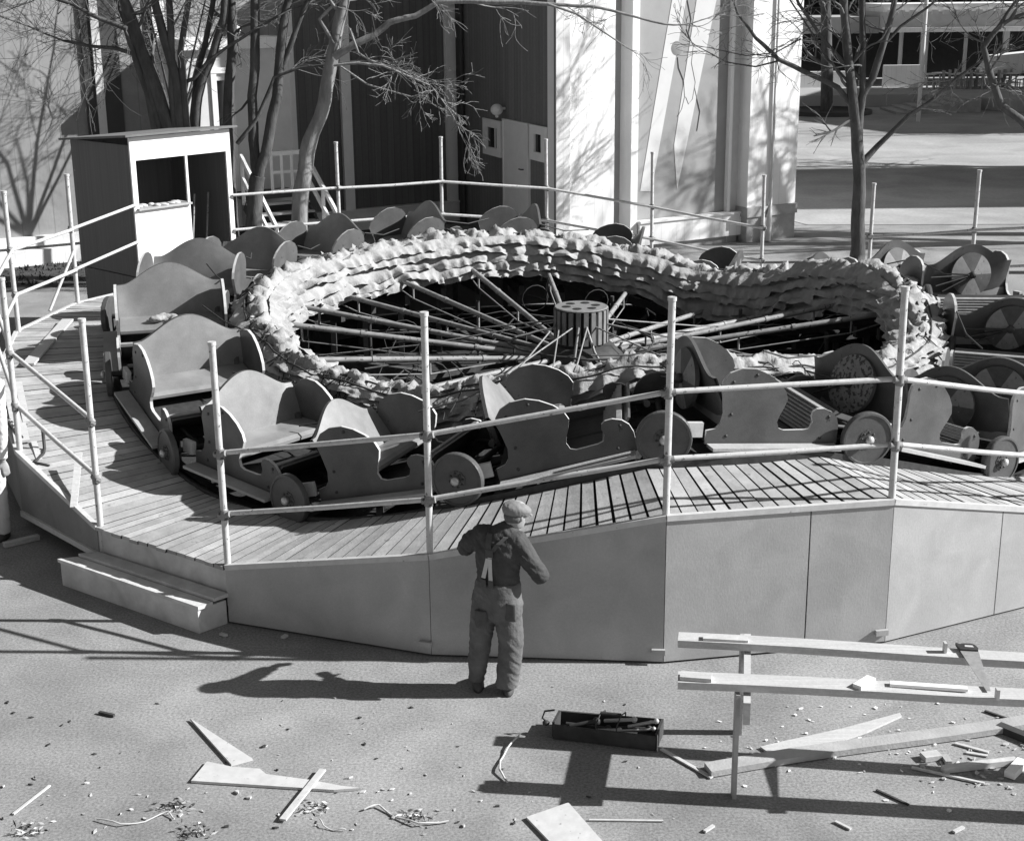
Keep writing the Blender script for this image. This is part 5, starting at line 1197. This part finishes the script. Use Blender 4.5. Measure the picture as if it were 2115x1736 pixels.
for i in range(13):
    q = A.lerp(B, i / 12) + s * .02 * math.sin(i / 12 * 6); rings.append([q + s * k * .07 + Vector((0, 0, zz)) for k, zz in ((-1, -.02), (1, -.02), (1, .028), (-1, .028))])
m.loft(rings); m.sm = [False] * len(m.sm); tag(m.build('bowed_plank', m_deckold), 'long weathered bowed plank lying on the gravel under the bench', 'plank')
scrap('plywood_offcut', 'long wedge-shaped pale offcut lying behind the bowed plank', 'offcut', [(1570, 1546), (1607, 1537), (1740, 1508), (1858, 1476), (1862, 1482), (1790, 1515), (1700, 1546), (1590, 1560)], .018, m_pine)
A = gz(2062, 1500, .03); B = gz(2150, 1535, .03); m = MB(); m.beam(A, B, .075, .06); tag(m.build('wood_block', [m_tool]), 'dark wood block at the right edge on the end of the bowed plank', 'block')
for (p, q, wd, th, l, mt) in (((2034, 1467), (2112, 1494), .02, .012, 'thin dark stick at the right edge under the bench', m_tool), ((1973, 1534), (2042, 1553), .03, .012, 'thin flat stick right of the bowed plank', m_pine), ((1996, 1553), (2040, 1560), .03, .01, 'short thin stick beside the shade of the right trestle', m_pine),
        ((1883, 1584), (2033, 1617), .022, .014, 'long slim stick crossing below the white rod at lower right', m_edge), ((1947, 1588), (2098, 1570), .055, .045, 'thick white squared rod lying at lower right', m_edge), ((1810, 1630), (1877, 1661), .018, .01, 'dark sliver of wood in the shade of the near bench plank', m_tool),
        ((1725, 1695), (1757, 1711), .022, .012, 'short pale splinter near the bottom right', m_pine), ((1970, 1717), (1990, 1707), .025, .015, 'tiny pale chunk near the bottom edge at right', m_pine), ((1455, 1716), (1474, 1704), .025, .015, 'tiny pale peg near the bottom edge, below the trestle leg', m_pine),
        ((1217, 1692), (1370, 1694), .018, .008, 'straight thin lath beside the plywood sheet at the bottom', m_edge), ((1366, 1546), (1470, 1605), .03, .012, 'narrow lath running from the tool tray to the bowed plank', m_edge), ((27, 1680), (103, 1621), .02, .01, 'thin straight lath at the lower left edge', m_edge), ((205, 1470), (236, 1477), .025, .02, 'small dark stick on open gravel at left', m_tool),
        ((2085, 1600), (2112, 1572), .08, .05, 'bright white block at the right edge of the gravel', m_boothw), ((1906, 1563), (1940, 1558), .09, .04, 'squat wood block beside the shade of the right trestle', m_pine), ((1950, 1560), (1960, 1575), .05, .03, 'small square block next to the squat one', m_deckold), ((455, 1308), (468, 1312), .03, .02, 'small pale block by the end of the entry step', m_edge), ((583, 1316), (592, 1311), .04, .02, 'small pale chip by the foot of the grey skirting', m_edge), ((665, 1078), (700, 1060), .03, .01, 'thin pale lath on the deck edge', m_edge)):
    if l.endswith('deck edge'): continue
    m = MB(); m.beam(gz(*p, .006 + th / 2), gz(*q, .006 + th / 2), wd, th); tag(m.build('wood_stick' if wd < .05 else 'wood_block', mt), l, 'stick' if wd < .05 else 'block')
def curl(label, pts, r=.008):
    m = MB(); P = [gz(x, y, .012 + r) for x, y in pts]; Q = []
    for i in range(len(P) - 1):
        for s in range(3): Q.append(P[i].lerp(P[i + 1], s / 3) + Vector((0, 0, .012 * math.sin((i * 3 + s) * .9))))
    Q.append(P[-1]); m.tube(Q, r, 5); tag(m.build('bent_strip', m_edge), label, 'strip')
curl('curved pale strip on the gravel left of the tool tray', [(1072, 1518), (1048, 1545), (1033, 1568), (1032, 1590), (1048, 1614)])
curl('bent pale strip with a kink at bottom centre left', [(752, 1670), (783, 1662), (815, 1684), (865, 1702), (927, 1694)])
curl('pale crooked strip near the bottom left', [(200, 1690), (250, 1702), (300, 1693), (348, 1677), (360, 1690)], .006)
curl('thin curled sliver below the crossed stick', [(660, 1690), (668, 1705), (690, 1712), (715, 1712)], .005)
# chips and dark clods strewn about
cell = {}
rnd = random.Random(17)
def chips(n, region, mt, name, label, cat, group, s0, s1):
    protos = []
    for k in range(5):
        m = MB(); nn = rnd.choice((4, 5, 6)); P = [Vector((math.cos(6.283 * i / nn) * rnd.uniform(.5, 1.2), math.sin(6.283 * i / nn) * rnd.uniform(.25, .7), 0)) * .03 for i in range(nn)]; m.prism(P, (0, 0, .009)); o = m.build(name, mt, None, True); protos.append(o)
    for i in range(n):
        x, y = region(rnd); p = gz(x, y); o = protos[i] if i < 5 else protos[i % 5].copy()
        if i >= 5: COL.objects.link(o)
        s = rnd.uniform(s0, s1); o.location = (p.x, p.y, .004); o.scale = (s, s * rnd.uniform(.4, 1.2), s * rnd.uniform(.6, 1.6)); o.rotation_euler = (rnd.uniform(-.25, .25), rnd.uniform(-.25, .25), rnd.uniform(0, 6.28)); tag(o, label, cat, group)
chips(95, lambda r: (r.gauss(1760, 150), r.gauss(1540, 45)), m_boothw, 'wood_chip', 'small white wood chip strewn on the gravel round the bench', 'chip', 'white wood chips round the bench', .3, 1.0)
chips(70, lambda r: (r.uniform(1900, 2115), r.uniform(1480, 1640)), m_pine, 'wood_chip', 'pale sawn scrap strewn on the gravel at the right edge', 'chip', 'sawn scraps at the right edge', .3, 1.1)
chips(50, lambda r: (r.uniform(0, 1000), r.uniform(1600, 1730)), m_edge, 'paper_scrap', 'tiny pale scrap strewn on the gravel along the bottom left', 'scrap', 'pale scraps along the bottom left', .3, 1.1)
chips(48, lambda r: (r.uniform(0, 1300), r.uniform(1440, 1730)), m_tool, 'dark_clod', 'tiny dark clod or leaf lying on the open gravel', 'clod', 'dark clods on the gravel', .3, 1.0)
chips(40, lambda r: (r.uniform(500, 1450), r.uniform(1400, 1720)), m_trim, 'gravel_fleck', 'tiny pale fleck on the open gravel in mid foreground', 'fleck', 'pale flecks on the gravel', .2, .55)
# leaf heaps along the bottom
for (x, y, l) in ((640, 1670, 'tangle of dry leaves and twigs beside the crossed stick'), (360, 1668, 'tuft of dry grass at the end of the crooked strip'), (400, 1720, 'ragged heap of dry leaves at the bottom left'), (60, 1715, 'pale leaf litter in the bottom left corner'), (860, 1690, 'small dry weed on the kinked strip')):
    m = MB(); c = gz(x, y)
    for k in range(60):
        q = c + Vector((rnd.gauss(0, .07), rnd.gauss(0, .05), rnd.uniform(.004, .03))); a = rnd.uniform(0, 6.28); t = Vector((math.cos(a), math.sin(a), rnd.uniform(-.3, .6))) * rnd.uniform(.012, .035); n_ = t.orthogonal().normalized() * .008; m.add([q - t, q + n_, q + t, q - n_], [(0, 1, 2, 3)], rnd.choice((0, 1)))
    tag(m.build('leaf_litter', [m_edge, m_tool]), l, 'leaves')
# boards under the left deck
plank('loose_batten', 'pale batten lying on the ground in the shade below the left deck', gz(8, 1125, .03), gz(80, 1108, .03), .07, .05, m_pine)
